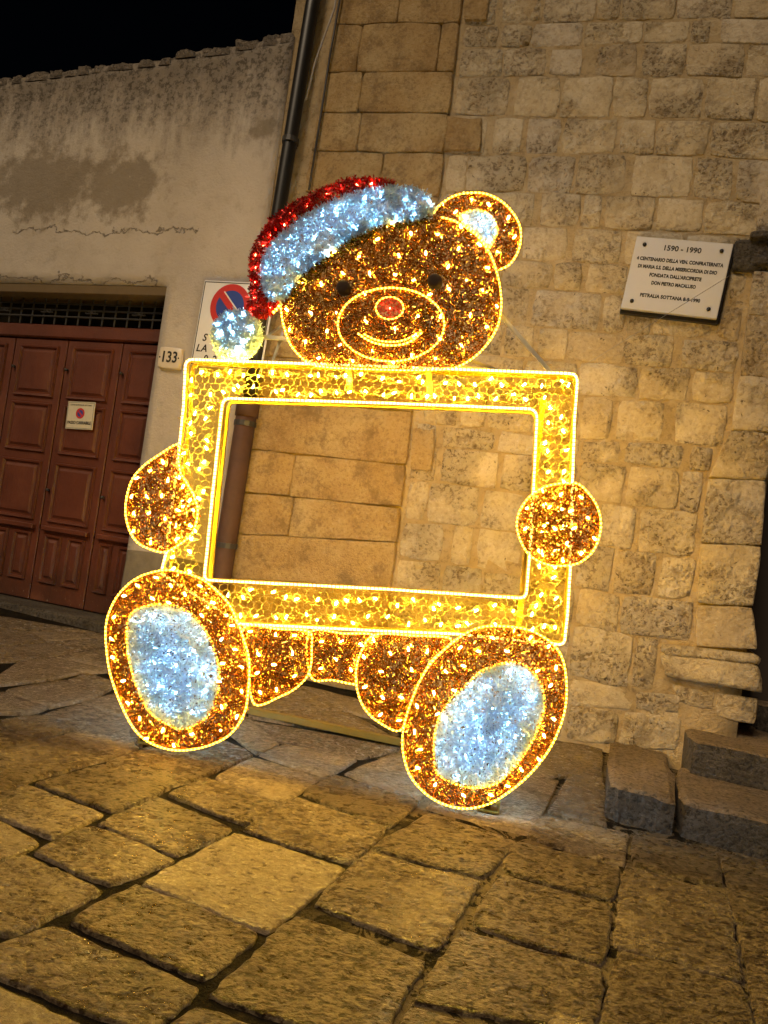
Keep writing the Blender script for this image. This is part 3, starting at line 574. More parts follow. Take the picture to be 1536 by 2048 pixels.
uq, v1p = DU1 + 0.012, WALL(300, 1108)[1]; V, F = block([(uq, -0.3), (HU1 - 0.02, -0.3), (HU1 - 0.02, v1p), (uq, v1p + 0.02)], wl, 0.055, 0.02, 10, 6, bev=0.02, amp=0.012, seed=4); mk('plinth', V, F, M['plinth'], ho, True)
V, F = boxg(DU0 - 0.4, DU1 + 0.05, -0.14, 0.30, -0.2, 0.04, 0.02); mk('threshold', V, F, M['riser'], ho)
# the door: four folding leaves with raised panels
DD = -0.17; wd = lambda x, y: WALL(x, y, DD)
lu = [DU0 + 0.02, wd(40, 690)[0] * 0.5 + wd(-30, 1000)[0] * 0.5, (wd(142, 685)[0] + wd(52, 1195)[0]) / 2, (wd(242, 690)[0] + wd(175, 1185)[0]) / 2, DU1 - 0.02]
lu[1] = lu[2] - (lu[3] - lu[2]) * 1.02
VB, VT = 0.05, wd(190, 681)[1]
rows = [(wd(190, 803)[1], wd(195, 697)[1]), (wd(180, 916)[1], wd(185, 815)[1]), (wd(150, 1052)[1], wd(165, 932)[1]), (wd(120, 1172)[1], wd(140, 1076)[1])]
def panelg(u0, u1, v0, v1):
    R = [(0, 0.0), (0.006, 0.02), (0.02, 0.018), (0.03, -0.003), (0.045, -0.002), (0.068, 0.016)]; V = []; F = []
    for ins, d in R:
        V += [wl(u0 + ins, v0 + ins, DD + 0.004 + d), wl(u1 - ins, v0 + ins, DD + 0.004 + d), wl(u1 - ins, v1 - ins, DD + 0.004 + d), wl(u0 + ins, v1 - ins, DD + 0.004 + d)]
    for k in range(len(R) - 1):
        for e in range(4): F.append((k * 4 + e, k * 4 + (e + 1) % 4, k * 4 + 4 + (e + 1) % 4, k * 4 + 4 + e))
    k = (len(R) - 1) * 4; F.append((k, k + 1, k + 2, k + 3)); return V, F
for i in range(4):
    a, b = lu[i] + 0.006, lu[i + 1] - 0.006
    V, F = boxg(a, b, -DD, -DD + 0.05, VB, VT - 0.012, 0.006); lf = mk('door_leaf', V, F, M['door'], ho)
    for r, (v0, v1) in enumerate(rows):
        m0, m1 = a + 0.072, b - 0.072
        if r < 3: mk('panel', *panelg(m0, m1, v0, v1), M['door'], lf)
        else:
            mid = (m0 + m1) / 2; mk('panel', *panelg(m0, mid - 0.03, v0, v1), M['door'], lf); mk('panel', *panelg(mid + 0.03, m1, v0, v1), M['door'], lf)
    vv = rows[2][0] - 0.05; V, F = boxg(m0 - 0.03, m1 + 0.03, -DD - 0.045, -DD + 0.001, vv - 0.03, vv + 0.015, 0.008); mk('ledge', V, F, M['door'], lf)
    for vk in (wd(200, 745)[1], wd(170, 990)[1]):
        kb = MB(); kb.add(*tubeg([wl(a + 0.035, vk, DD), wl(a + 0.035, vk, DD + 0.03), wl(a + 0.035, vk, DD + 0.036)], [0.012, 0.014, 0.006], 8)); kb.build('stud', M['iron'], lf, True)
V, F = boxg(DU0, DU1 - 0.004, -DD - 0.03, -DD + 0.07, VT, VT + 0.12, 0.012); mk('transom_rail', V, F, M['door'], ho)
V, F = boxg(DU0, DU1 - 0.004, 0.27, 0.30, VT + 0.12, DV1 - 0.08); tg = mk('transom_window', V, F, M['darkglass'], ho)
tv0, tv1 = VT + 0.12, DV1 - 0.085
for k, u in enumerate(np.linspace(DU0 + 0.08, DU1 - 0.08, 16)):
    b = MB(); b.add(*tubeg([(u, 0.14, tv0), (u, 0.14, tv1)], 0.008, 6)); b.build('grille_bar', M['iron'], tg)
for v in (tv0 + 0.07, tv0 + (tv1 - tv0) * 0.55, tv1 - 0.05):
    b = MB(); b.add(*tubeg([(DU0, 0.128, v), (DU1 - 0.01, 0.128, v)], 0.008, 6)); b.build('grille_bar', M['iron'], tg)
for u in np.linspace(DU0 + 0.3, DU1 - 0.35, 4):
    for s in (-1, 1):
        pts = [(u + s * (0.03 + 0.055 * t * math.cos(t * 5.5)), 0.115, tv0 + 0.1 + (tv1 - tv0 - 0.2) * (0.5 + 0.5 * math.sin(t * 5.5) * t)) for t in np.linspace(0, 1, 18)]
        b = MB(); b.add(*tubeg(pts, 0.007, 5)); b.build('scroll', M['iron'], tg)
V, F = boxg(DU0, DU1, 0.40, 0.44, -0.3, DV1); mk('dark_backing', V, F, M['wood'], ho)

# ------------------------------------------------------------------ drainpipe and cables
def wpt(x, y, d): u, v = WALL(x, y, d); return WALL.world(u, v, d)
pb = wpt(440, 1170, 0.09); dp = root('drainpipe', (pb[0], pb[1], WALL.o[2]), WALL.rot, label='dark drainpipe between the plastered house and the stone church', cat='pipe')
pu = (WALL(620, 40, 0.09)[0], WALL(557, 425, 0.09)[0], WALL(497, 805, 0.09)[0], WALL(443, 1150, 0.09)[0])
base_u = WALL(440, 1170, 0.09)[0]; z0, z1, z2 = -0.05, WALL(497, 803, 0.09)[1], WALL(622, 30, 0.09)[1]
b = MB(); b.add(*tubeg([(pu[2] - base_u, 0, z1 - 0.05), (pu[1] - base_u, 0, WALL(557, 425, 0.09)[1]), (pu[0] - base_u, 0, z2), (pu[0] - base_u + 0.02, 0, z2 + 0.9)], 0.056, 14)); b.build('upper_pipe', M['pipe'], dp, True)
b = MB(); b.add(*tubeg([(0, 0, z0), (0, 0, 0.5), (pu[2] - base_u, 0, z1)], 0.080, 14)); b.add(*tubeg([(pu[2] - base_u, 0, z1 - 0.12), (pu[2] - base_u, 0, z1 + 0.02)], 0.09, 14)); b.build('lower_pipe', M['rust'], dp, True)
for z in (0.8, 1.75, 2.9, 4.0):
    uu = float(np.interp(z, [0.5, z1, z2], [0, pu[2] - base_u, pu[0] - base_u])); rr = 0.087 if z < z1 else 0.067
    b = MB(); b.add(*tubeg([(uu, 0, z - 0.02), (uu, 0, z + 0.02)], rr, 14)); b.add(*boxg(uu - 0.015, uu + 0.015, 0.05, 0.13, z - 0.015, z + 0.015)); b.build('bracket', M['iron'], dp)
def cable(name, pts, r, m, label):
    o = np.array(pts[-1]); b = MB(); b.add(*tubeg([np.array(p) - o for p in pts], r, 6)); ob = b.build(name, m, None, True); ob.location = tuple(map(float, o)); return tag(ob, label, 'cable')
cable('hanging_cable', [wpt(682, -60, 0.16), wpt(668, 20, 0.17), wpt(648, 75, 0.16), wpt(630, 125, 0.13), wpt(612, 200, 0.10)], 0.008, M['cable'], 'pale cable hanging down beside the top of the drainpipe')
cable('wall_cable', [wpt(690, -60, 0.07), wpt(660, 110, 0.065), wpt(640, 240, 0.065), wpt(618, 380, 0.065)], 0.009, M['iron'], 'black cable running down the edge of the sandstone pier')

# ------------------------------------------------------------------ lettering and signs
def textmesh(txt, size, m, name, parent, loc, ex=0.001, bold=0.0, shear=0.0, width=None, align='CENTER'):
    cu = bpy.data.curves.new('t', 'FONT'); cu.body = txt; cu.size = size; cu.align_x = align; cu.align_y = 'CENTER'; cu.extrude = ex; cu.offset = bold; cu.shear = shear; cu.resolution_u = 3
    to = bpy.data.objects.new('t', cu); COL.objects.link(to); dg = bpy.context.evaluated_depsgraph_get(); me = bpy.data.meshes.new_from_object(to.evaluated_get(dg)); bpy.data.objects.remove(to); bpy.data.curves.remove(cu)
    n = len(me.vertices); co = np.zeros(n * 3); me.vertices.foreach_get('co', co); co = co.reshape(-1, 3)
    sx = 1.0 if width is None else width / max(1e-4, co[:, 0].max() - co[:, 0].min())
    out = np.stack([co[:, 0] * sx + loc[0], -co[:, 2] + loc[1], co[:, 1] + loc[2]], 1); me.vertices.foreach_set('co', out.ravel()); me.update()
    me.materials.clear(); me.materials.append(m); return obj(name, me, parent)
def disc(cx, cz, y, r0, r1, n=28):
    V = []; F = []
    for k in range(n):
        a = 2 * math.pi * k / n; V += [(cx + r1 * math.cos(a), y, cz + r1 * math.sin(a))]
        if r0 > 0: V += [(cx + r0 * math.cos(a), y, cz + r0 * math.sin(a))]
    if r0 > 0:
        for k in range(n): F.append((2 * k, 2 * ((k + 1) % n), 2 * ((k + 1) % n) + 1, 2 * k + 1))
    else: F = [tuple(range(n))]
    return V, F
SIGN_D = dict(memorial_plaque=5.846, house_number=7.73, driveway_sign=8.46, no_parking_sign=7.11)
def signroot(name, x, y, d, label, cat):
    u, v = WALL(x, y, d); p = WALL.world(u, v, d); o = root(name, p, WALL.rot, label=label, cat=cat); k = math.dist(p, CC) / SIGN_D[name]; o.scale = (k, k, k); return o, u, v
def tilt(o, deg): o.rotation_euler = (0, math.radians(deg), WALL.rot)
# marble plaque
pr, pu0, pv0 = signroot('memorial_plaque', 1352, 553, 0.075, 'white marble memorial plaque with black lettering on the stone wall', 'plaque')
pw, phh = 0.64, 0.525; tilt(pr, 5.2)
V, F = boxg(-pw / 2, pw / 2, 0, 0.035, -phh / 2, phh / 2, 0.003); mk('marble_slab', V, F, M['marble'], pr)
V, F = boxg(-pw / 2 - 0.004, pw / 2 + 0.016, 0.036, 0.08, -phh / 2 - 0.024, phh / 2 + 0.016, 0.004); mk('shadow_backing', V, F, M['bolt'], pr)  # dark slab stands in for the plaque's cast shadow right and below, dirt on top
for sx in (-1, 1):
    for sz in (-1, 1):
        b = MB(); b.add(*tubeg([(sx * 0.255, 0.002, sz * 0.205), (sx * 0.255, -0.008, sz * 0.205), (sx * 0.255, -0.012, sz * 0.205)], [0.014, 0.0135, 0.007], 12)); b.build('bolt', M['bolt'], pr, True)
for txt, z, s, wd_, xo in [('1590 - 1990', 0.193, 0.052, 0.245, 0.0), ('4 CENTENARIO DELLA VEN. CONFRATERNITA', 0.105, 0.034, 0.575, 0.0), ('DI MARIA S.S. DELLA MISERICORDIA DI DIO', 0.050, 0.034, 0.525, -0.005), ("FONDATA DALL'ARCIPRETE", -0.006, 0.034, 0.345, -0.005), ('DON PIETRO MACALUSO', -0.062, 0.034, 0.295, -0.005), ('PETRALIA SOTTANA 8-9-1990', -0.155, 0.034, 0.40, -0.01)]:
    textmesh(txt, s, M['ink'], 'lettering', pr, (xo, -0.001, z), 0.001, 0.0014, 0.0, wd_)
# house number
nr, _, _ = signroot('house_number', 340, 716, 0.045, 'cream house number tile reading 133 beside the brown door', 'house number'); tilt(nr, 1.0)
V, F = block([(-0.132, -0.105), (0.132, -0.105), (0.132, 0.105), (-0.132, 0.105)], wl, 0.012, 0.03, 6, 6, bev=0.008, amp=0.001, wob=0.003, corner=0.02, seed=2); mk('tile', V, F, M['tile'], nr, True)
textmesh('133', 0.15, M['ink'], 'digits', nr, (0, -0.016, 0.002), 0.001, 0.003, 0, 0.165)
for s in (-1, 1): mk('dot', *disc(s * 0.108, 0.0, -0.0165, 0, 0.009, 10), M['ink'], nr)
# driveway sign on the door
gs, _, _ = signroot('driveway_sign', 160, 831, DD + 0.045, 'small cream driveway sign reading PASSO CARRABILE on the brown door', 'sign'); tilt(gs, -2.0)
V, F = boxg(-0.175, 0.175, 0, 0.012, -0.145, 0.145, 0.004); mk('plate', V, F, M['cream'], gs)
V, F = boxg(-0.165, -0.162, -0.001, 0.0, -0.135, 0.135); b = MB(); b.add(V, F)
for a in ((0.162, 0.165, -0.135, 0.135), (-0.162, 0.162, 0.132, 0.135), (-0.162, 0.162, -0.135, -0.132)): b.add(*boxg(a[0], a[1], -0.001, 0.0, a[2], a[3]))
b.build('border', M['ink'], gs)
mk('red_ring', *disc(0, 0.022, -0.0015, 0.036, 0.056), M['sred'], gs); mk('blue_disc', *disc(0, 0.022, -0.0012, 0, 0.0365), M['sblue'], gs)
V, F = boxg(-0.041, 0.041, -0.003, -0.002, -0.008, 0.008); V = [(x * 0.707 + z * 0.707, y, -x * 0.707 + z * 0.707 + 0.022) for x, y, z in V]; mk('red_bar', V, F, M['sred'], gs)
textmesh("CITTA' DI PETRALIA SOTTANA", 0.022, M['ink'], 'lettering', gs, (0, -0.002, 0.108), 0.0005, 0, 0, 0.27)
textmesh('PASSO CARRABILE', 0.046, M['ink'], 'lettering', gs, (0, -0.002, -0.078), 0.0005, 0.001, 0, 0.30)
# no-parking sign half hidden behind the pompom
ns, _, _ = signroot('no_parking_sign', 464, 650, 0.10, 'white no parking sign half hidden behind the white pompom', 'sign'); tilt(ns, 1.5)
NW, NH = 0.745, 0.80
V, F = boxg(-NW / 2, NW / 2, 0, 0.02, -NH / 2, NH / 2, 0.006); mk('plate', V, F, M['enamel'], ns)
b = MB()
for a in ((-0.36, -0.352, -0.388, 0.388), (0.352, 0.36, -0.388, 0.388), (-0.352, 0.352, 0.38, 0.388), (-0.352, 0.352, -0.388, -0.38)): b.add(*boxg(a[0], a[1], -0.001, 0.0, a[2], a[3]))
b.build('border', M['ink'], ns)
mk('red_ring', *disc(-0.055, 0.17, -0.0015, 0.145, 0.205, 40), M['sred'], ns); mk('blue_disc', *disc(-0.055, 0.17, -0.0012, 0, 0.146, 40), M['sblue'], ns)
V, F = boxg(-0.15, 0.15, -0.004, -0.002, -0.03, 0.03); V = [(x * 0.707 + z * 0.707 - 0.055, y, -x * 0.707 + z * 0.707 + 0.17) for x, y, z in V]; mk('red_bar', V, F, M['sred'], ns)
V, F = boxg(-0.15, 0.15, -0.0035, -0.0025, 0.03, 0.042); V = [(x * 0.707 + z * 0.707 - 0.055, y, -x * 0.707 + z * 0.707 + 0.17) for x, y, z in V]; mk('white_edge', V, F, M['enamel'], ns)
for txt, z, x in [('S', -0.135, -0.285), ('L', -0.235, -0.335), ('A', -0.235, -0.282), ('0', -0.33, -0.235), ('-', -0.33, -0.178), ('2', -0.33, -0.142)]: textmesh(txt, 0.095, M['ink'], 'lettering', ns, (x, -0.002, z), 0.0005, 0.002, 0.2 if txt in 'SLA' else 0, None, 'LEFT')
b = MB(); b.add(*tubeg([(0.0, 0.02, 0.2), (0.0, 0.12, 0.2)], 0.02, 8)); b.add(*tubeg([(0.0, 0.02, -0.2), (0.0, 0.12, -0.2)], 0.02, 8)); b.build('wall_bracket', M['iron'], ns)

# ------------------------------------------------------------------ the teddy bear light display
be = root('teddy_bear_light_display', BEAR.o, BEAR.rot, label='giant lit teddy bear photo frame with Santa hat on the paving', cat='light display')
def bp(pts, d): return [BEAR(x, y, d) for x, y in pts]
def inside(P, poly):
    poly = np.array(poly); x, y = P[:, 0], P[:, 1]; r = np.zeros(len(P), bool); j = len(poly) - 1
    for i in range(len(poly)):
        xi, yi = poly[i]; xj, yj = poly[j]
        c = ((yi > y) != (yj > y)) & (x < (xj - xi) * (y - yi) / (yj - yi + 1e-12) + xi); r ^= c; j = i
    return r
def edist(P, poly):
    poly = np.array(poly); D = np.full(len(P), 9.0)
    for i in range(len(poly)):
        a, b = poly[i], poly[(i + 1) % len(poly)]; ab = b - a; t = np.clip(((P - a) @ ab) / (ab @ ab + 1e-12), 0, 1); D = np.minimum(D, np.linalg.norm(P - a - t[:, None] * ab, axis=1))
    return D
def area(poly):
    p = np.array(poly); return 0.5 * abs(np.dot(p[:, 0], np.roll(p[:, 1], 1)) - np.dot(p[:, 1], np.roll(p[:, 0], 1)))
def scatter(outer, holes, n):
    lo, hi = np.min(outer, 0), np.max(outer, 0); P = RNG.uniform(lo, hi, (int(n * (hi[0] - lo[0]) * (hi[1] - lo[1]) / area(outer)) + 10, 2)); k = inside(P, outer)
    for h in holes: k &= ~inside(P, h)
    return P[k]
def strips(C, L, Wd, out, tint):
    """tinsel: thousands of short foil strips"""
    n = len(C); d = RNG.normal(size=(n, 3)); d[:, 1] = -np.abs(d[:, 1]) * out * np.sign(0.35 - RNG.random(n) * 0.5 + 0.0) if out else d[:, 1]
    d /= np.linalg.norm(d, axis=1)[:, None]; w = np.cross(d, RNG.normal(size=(n, 3))); w /= np.linalg.norm(w, axis=1)[:, None] + 1e-9
    L = (L * (0.6 + 0.8 * RNG.random(n)))[:, None]; Wd = (Wd * (0.6 + 0.8 * RNG.random(n)))[:, None]
    a = C - d * L * 0.5; b = C + d * L * 0.5; V = np.stack([a - w * Wd / 2, a + w * Wd / 2, b + w * Wd / 2, b - w * Wd / 2], 1).reshape(-1, 3)
    me = bpy.data.meshes.new('tinsel'); me.vertices.add(4 * n); me.vertices.foreach_set('co', V.ravel().astype(np.float32)); me.loops.add(4 * n); me.loops.foreach_set('vertex_index', np.arange(4 * n, dtype=np.int32))
    me.polygons.add(n); me.polygons.foreach_set('loop_start', np.arange(0, 4 * n, 4, dtype=np.int32)); me.update(calc_edges=True)
    at = me.attributes.new('tint', 'FLOAT_COLOR', 'FACE'); at.data.foreach_set('color', np.concatenate([tint, np.ones((n, 1))], 1).astype(np.float32).ravel()); return me
def pal(n, cols, wts):
    c = np.array(cols)[RNG.choice(len(cols), n, p=np.array(wts) / sum(wts))]; return np.clip(c * (0.75 + 0.5 * RNG.random((n, 1))), 0, 1)
AMBER = ([(0.46, 0.14, 0.014), (0.72, 0.33, 0.035), (0.95, 0.64, 0.15), (0.22, 0.055, 0.008)], [4, 4.5, 3.2, 2.6])
WHITE = ([(0.66, 0.81, 0.94), (0.54, 0.71, 0.88), (0.78, 0.88, 0.96)], [4, 2, 2]); RED = ([(0.55, 0.02, 0.015), (0.75, 0.05, 0.03), (0.25, 0.008, 0.008)], [4, 2, 2]); GREENGOLD = ([(0.35, 0.30, 0.03), (0.55, 0.42, 0.06), (0.16, 0.15, 0.02)], [3, 2, 2])
DARK = ([(0.05, 0.02, 0.008), (0.10, 0.04, 0.01)], [2, 1])
def tinsel(parent, outer, holes, depth, dens, m, cols, thick=0.05, L=0.021, Wd=0.0029, name='tinsel'):
    P = scatter(outer, holes, int(area(outer) * dens)); e = edist(P, outer)
    for h in holes: e = np.minimum(e, edist(P, h) + 0.02)
    th = np.minimum(thick, 0.012 + e * 0.9); y = -depth - th * (RNG.random(len(P)) ** 0.7 * 1.5 - 0.5)
    C = np.stack([P[:, 0], y, P[:, 1]], 1); me = strips(C, np.full(len(P), L), np.full(len(P), Wd), 0.9, pal(len(P), *cols)); me.materials.append(m); o = obj(name, me, parent); o['kind'] = 'stuff'; return o
def poisson(outer, holes, r, margin=0.02):
    P = scatter(outer, holes, int(area(outer) / (r * r) * 30)); k = edist(P, outer) > margin
    for h in holes: k &= edist(P, h) > margin
    P = P[k]; keep = []
    for p in P:
        if all((p[0] - q[0]) ** 2 + (p[1] - q[1]) ** 2 > r * r for q in keep): keep.append(p)
    return keep
def bulb_geo(L=0.019, r=0.0033): return tubeg([(0, 0, -L / 2), (0, 0, L / 2 - 0.006), (0, 0, L / 2)], [r, r, r * 0.35], 4)
BULB = {k: mesh('led_bulb', *bulb_geo(), M[m], True) for k, m in (('amber', 'led_amber'), ('frame', 'led_frame'), ('white', 'led_white'), ('red', 'led_red'))}
NB = 0
def bulbs(parent, spots, depth, kind, single, jit=0.012, name='led_string'):
    global NB
    if single:
        for p in spots:
            o = obj('led_bulb', BULB[kind], parent); o.location = (float(p[0]), -depth - random.random() * jit, float(p[1])); o.rotation_euler = (random.uniform(-0.9, 0.9), random.uniform(-1.2, 1.2), random.uniform(0, 6)); NB += 1
    else:
        b = MB()
        for p in spots:
            R = Matrix.Rotation(random.uniform(-1, 1), 3, 'X') @ Matrix.Rotation(random.uniform(0, 6), 3, 'Y'); V, F = bulb_geo(); c = Vector((float(p[0]), -depth - random.random() * jit, float(p[1])))
            b.add([R @ Vector(v) + c for v in V], F)
        o = b.build(name, M['led_' + kind], parent, True); o['kind'] = 'stuff'
def rope(parent, pts, depth, closed=True, r=0.0046, m='rope', step=0.020):
    L = 0.0; P = resample(pts, step, closed); N = len(P); seg = N if closed else N - 1; Q = []
    for i in range(seg):                            # a lit length and a darker gap at each tie
        a, b_ = P[i], P[(i + 1) % N]; Q += [a, a + (b_ - a) * (0.78 if m == 'rope_frame' else 0.55)]
    if not closed: Q.append(P[-1])
    rr = [r if (k % 2 == 0 or m == 'rope_frame') else r * 0.6 for k in range(len(Q))]; b = MB(); V, F = tubeg([(p[0], -depth + 0.003 * nz(p[0] * 7, p[1] * 7), p[1]) for p in Q], rr, 6, closed); b.add(V, F)
    for k in range(len(b.M)): b.M[k] = (k // 6) % 2
    return b.build('rope_light', [M[m], M['rope_gap']], parent, True)
def bar(parent, pts, r, depth, m='steel', closed=True, name='frame_bar'):
    b = MB(); b.add(*tubeg([(p[0], -depth, p[1]) for p in pts], r, 4, closed, True, True)); return b.build(name, M[m], parent)

# --- photo frame
fr = root('photo_frame', (0, 0, 0)); fr.parent = be
OUT = bp([(382,719),(376,721),(371,728),(367,815),(359,890),(347,990),(332,1107),(322,1146),(480,1248),(768,1262),(913,1268),(1098,1286),(1122,1290),(1129,1284),(1135,1230),(1141,1132),(1145,965),(1149,840),(1155,760),(1151,750),(1140,747),(770,733)], 0.03)
INN = bp([(460,797),(450,798),(445,806),(442,830),(425,990),(409,1152),(412,1160),(768,1178),(1040,1196),(1050,1194),(1053,1186),(1060,1100),(1068,960),(1074,835),(1072,824),(1062,818),(770,806)], 0.03)
for depth in (0.03,):
    rope(fr, OUT, depth, m='rope_frame', r=0.0064); rope(fr, INN, depth, m='rope_frame', r=0.0064)
bar(fr, OUT, 0.012, 0.012, 'gold'); bar(fr, INN, 0.012, 0.012, 'gold'); bar(fr, OUT, 0.010, -0.07, 'gold'); bar(fr, INN, 0.010, -0.07, 'gold')
b = MB()
def band(A, B):  # film between outer and inner outline, one strip
    n = 24; a = resample(A, np.linalg.norm(np.diff(np.array(A), axis=0), axis=1).sum() / n, False); c = resample(B, np.linalg.norm(np.diff(np.array(B), axis=0), axis=1).sum() / n, False); m = min(len(a), len(c))
    V = [(p[0], -0.022, p[1]) for p in a[:m]] + [(p[0], -0.022, p[1]) for p in c[:m]]; b.add(V, [(i, i + 1, m + i + 1, m + i) for i in range(m - 1)])
oTL, oTR, oBR, oBL = bp([(372, 722), (1153, 750), (1128, 1288), (322, 1146)], 0.022); iTL, iTR, iBR, iBL = bp([(446, 799), (1072, 820), (1052, 1194), (410, 1158)], 0.022); oB2 = bp([(400, 1246)], 0.022)[0]
oBLl = bp([(330, 1236)], 0.022)[0]
for A, B in (([oTL, oTR], [iTL, iTR]), ([oTR, oBR], [iTR, iBR]), ([oBR, oBLl], [iBR, iBL]), ([oBLl, oTL], [iBL, iTL])): band(A, B)
b.build('net_film', M['net'], fr, True)
# hexagonal wire netting, front and back of the box frame
FRP = [tuple(p) for p in bp([(374,724),(1151,752),(1127,1284),(768,1262),(490,1248),(325,1140)], 0.03)]; FRH = [tuple(p) for p in INN]
lo, hi = np.min(FRP, 0), np.max(FRP, 0)
for dep, ox in ((0.034, 0.0),):
    b = MB(); s = 0.023; E2 = []
    for r in range(int((hi[1] - lo[1]) / (1.5 * s)) + 2):
        for c in range(int((hi[0] - lo[0]) / (1.732 * s)) + 2):
            cx = lo[0] + ox + 1.732 * s * (c + 0.5 * (r % 2)); cz = lo[1] + 1.5 * s * r
            h = [(cx + s * math.cos(math.radians(60 * k + 30)) * 0.98, cz + s * math.sin(math.radians(60 * k + 30))) for k in range(4)]
            E2 += [(h[0], h[1]), (h[1], h[2]), (h[2], h[3])]
    mid = np.array([((a[0] + c[0]) / 2, (a[1] + c[1]) / 2) for a, c in E2]); ok = inside(mid, FRP) & ~inside(mid, FRH)
    for e, k in zip(E2, ok):
        if k:
            pts = []
            for (x, z) in e: pts.append((x + 0.012 * nz(x * 20, z * 20, dep), -dep - 0.010 * nz(x * 12, z * 12, 5), z + 0.012 * nz(x * 20, z * 20, 9)))
            b.add(*tubeg(pts, 0.0012, 3, cap=False))
    o = b.build('wire_netting', M['wire'], fr); o['kind'] = 'stuff'
# light string: loops of cable and hanging bulbs
b = MB(); sp = []
def along(A, B, n, rows):
    for k in range(n):
        for q in rows:
            t = (k + 0.5 + random.uniform(-0.35, 0.35)) / n; qq = q + random.uniform(-0.1, 0.1); sp.append((np.array(A[0]) * (1 - t) + np.array(A[1]) * t) * (1 - qq) + (np.array(B[0]) * (1 - t) + np.array(B[1]) * t) * qq)
along((oTL, oTR), (iTL, iTR), 24, (0.3, 0.72)); along((oTR, oBR), (iTR, iBR), 13, (0.25, 0.7)); along((oBR, oB2), (iBR, iBL), 21, (0.3, 0.72)); along((oBL, oTL), (iBL, iTL), 14, (0.3, 0.7))
bulbs(fr, sp, 0.036, 'frame', True, 0.012)
for i in range(0, len(sp) - 2, 1):
    p, q = sp[i], sp[i + 2] if i + 2 < len(sp) else sp[i + 1]
    if np.linalg.norm(q - p) > 0.35: continue
    pts = [(p[0] + (q[0] - p[0]) * t + 0.03 * math.sin(t * 9 + i), -0.03 - 0.012 * math.sin(t * 5 + i), p[1] + (q[1] - p[1]) * t + 0.03 * math.cos(t * 8 + i * 2) * (1 - abs(2 * t - 1))) for t in np.linspace(0, 1, 8)]
    b.add(*tubeg(pts, 0.0022, 4, cap=False))
o = b.build('light_cable', M['wire'], fr, True); o['kind'] = 'stuff'

def part(name): o = root(name, (0, 0, 0)); o.parent = be; return o
def region(name, pts, depth, rope_on=True, holes=(), dens=68000, bulb_r=0.085, single=True, rope_pts=None, cols=AMBER, m='amber', kind='amber', thick=0.05, closed=True, par=None, rope_m='rope', bulb_d=0.034):
    pa = par or part(name); S = [tuple(p) for p in catmull(bp(pts, depth), 5)]; H = [[tuple(p) for p in catmull(bp(h, depth), 5)] for h in holes]
    tinsel(pa, S, H, depth, dens, M[m], cols, thick)
    if rope_on: rope(pa, S if rope_pts is None else [tuple(p) for p in catmull(bp(rope_pts, depth + 0.03), 5, False)], depth + 0.03, rope_pts is None, m=rope_m)
    if bulb_r: bulbs(pa, poisson(S, H, bulb_r), depth + bulb_d, kind, single)
    return pa, S, H
# legs and body, behind the frame's lower edge
LEG_L = [(492,1254),(560,1257),(620,1262),(626,1292),(622,1340),(600,1370),(565,1390),(512,1406),(500,1330)]
LEG_R = [(752,1268),(725,1300),(714,1340),(718,1385),(735,1420),(765,1445),(803,1458),(822,1405),(860,1325),(905,1278),(830,1270)]
BODY = [(622,1264),(690,1266),(750,1269),(724,1302),(714,1342),(713,1366),(668,1358),(624,1352)]
region('body', BODY, 0.02, bulb_r=0.085, single=False); region('leg', LEG_L, 0.05, bulb_r=0.085, single=False, bulb_d=0.05); region('leg', LEG_R, 0.06, bulb_r=0.085, single=False, bulb_d=0.05)
FOOT_L = [(325,1141),(280,1155),(245,1185),(225,1220),(217,1255),(219,1305),(227,1350),(245,1400),(270,1450),(300,1480),(340,1495),(380,1497),(425,1487),(465,1465),(492,1425),(500,1380),(502,1320),(492,1280),(482,1250),(460,1205),(425,1170),(400,1154),(360,1142)]
PAD_L = [(262,1235),(285,1217),(325,1210),(370,1220),(400,1245),(425,1290),(439,1345),(430,1405),(410,1435),(370,1455),(340,1447),(305,1425),(280,1380),(264,1330),(257,1280)]
FOOT_R = [(1018,1252),(968,1252),(933,1265),(898,1290),(863,1325),(838,1365),(821,1408),(810,1445),(806,1490),(818,1540),(843,1575),(878,1600),(923,1613),(968,1607),(1003,1590),(1048,1555),(1088,1510),(1113,1465),(1128,1420),(1132,1370),(1125,1320),(1108,1290),(1078,1268),(1050,1257)]
PAD_R = [(1018,1326),(1053,1335),(1078,1365),(1087,1405),(1080,1440),(1063,1480),(1033,1525),(998,1560),(958,1572),(913,1565),(878,1545),(870,1510),(875,1450),(898,1405),(928,1375),(968,1340)]
for foot, pad in ((FOOT_L, PAD_L), (FOOT_R, PAD_R)):
    pa, S, H = region('foot', foot, 0.10, holes=[pad], bulb_r=0.086, single=False, bulb_d=0.056)
    tinsel(pa, H[0], [], 0.10, 19000, M['white'], WHITE, 0.075, 0.042, 0.006, 'white_tinsel'); bulbs(pa, poisson(H[0], [], 0.074, 0.02), 0.070, 'white', False, 0.012, 'white_led_string')
    inner = [tuple(p) for p in H[0]]; c = np.mean(inner, axis=0); rope(pa, [tuple(c + (np.array(p) - c) * 1.02) for p in inner], 0.112, True, r=0.0045)
PAW_L = [(360,890),(325,910),(290,935),(267,965),(256,1015),(262,1055),(280,1085),(310,1100),(335,1104),(362,1090),(390,1065),(400,1025),(393,995),(380,970),(366,948),(361,918)]
PAW_R = [(1148,967),(1173,985),(1193,1015),(1200,1050),(1193,1085),(1178,1110),(1153,1127),(1118,1132),(1088,1127),(1058,1110),(1040,1080),(1033,1050),(1040,1020),(1063,990),(1098,972)]
region('paw', PAW_L, 0.06, bulb_r=0.078); region('paw', PAW_R, 0.06, bulb_r=0.078)
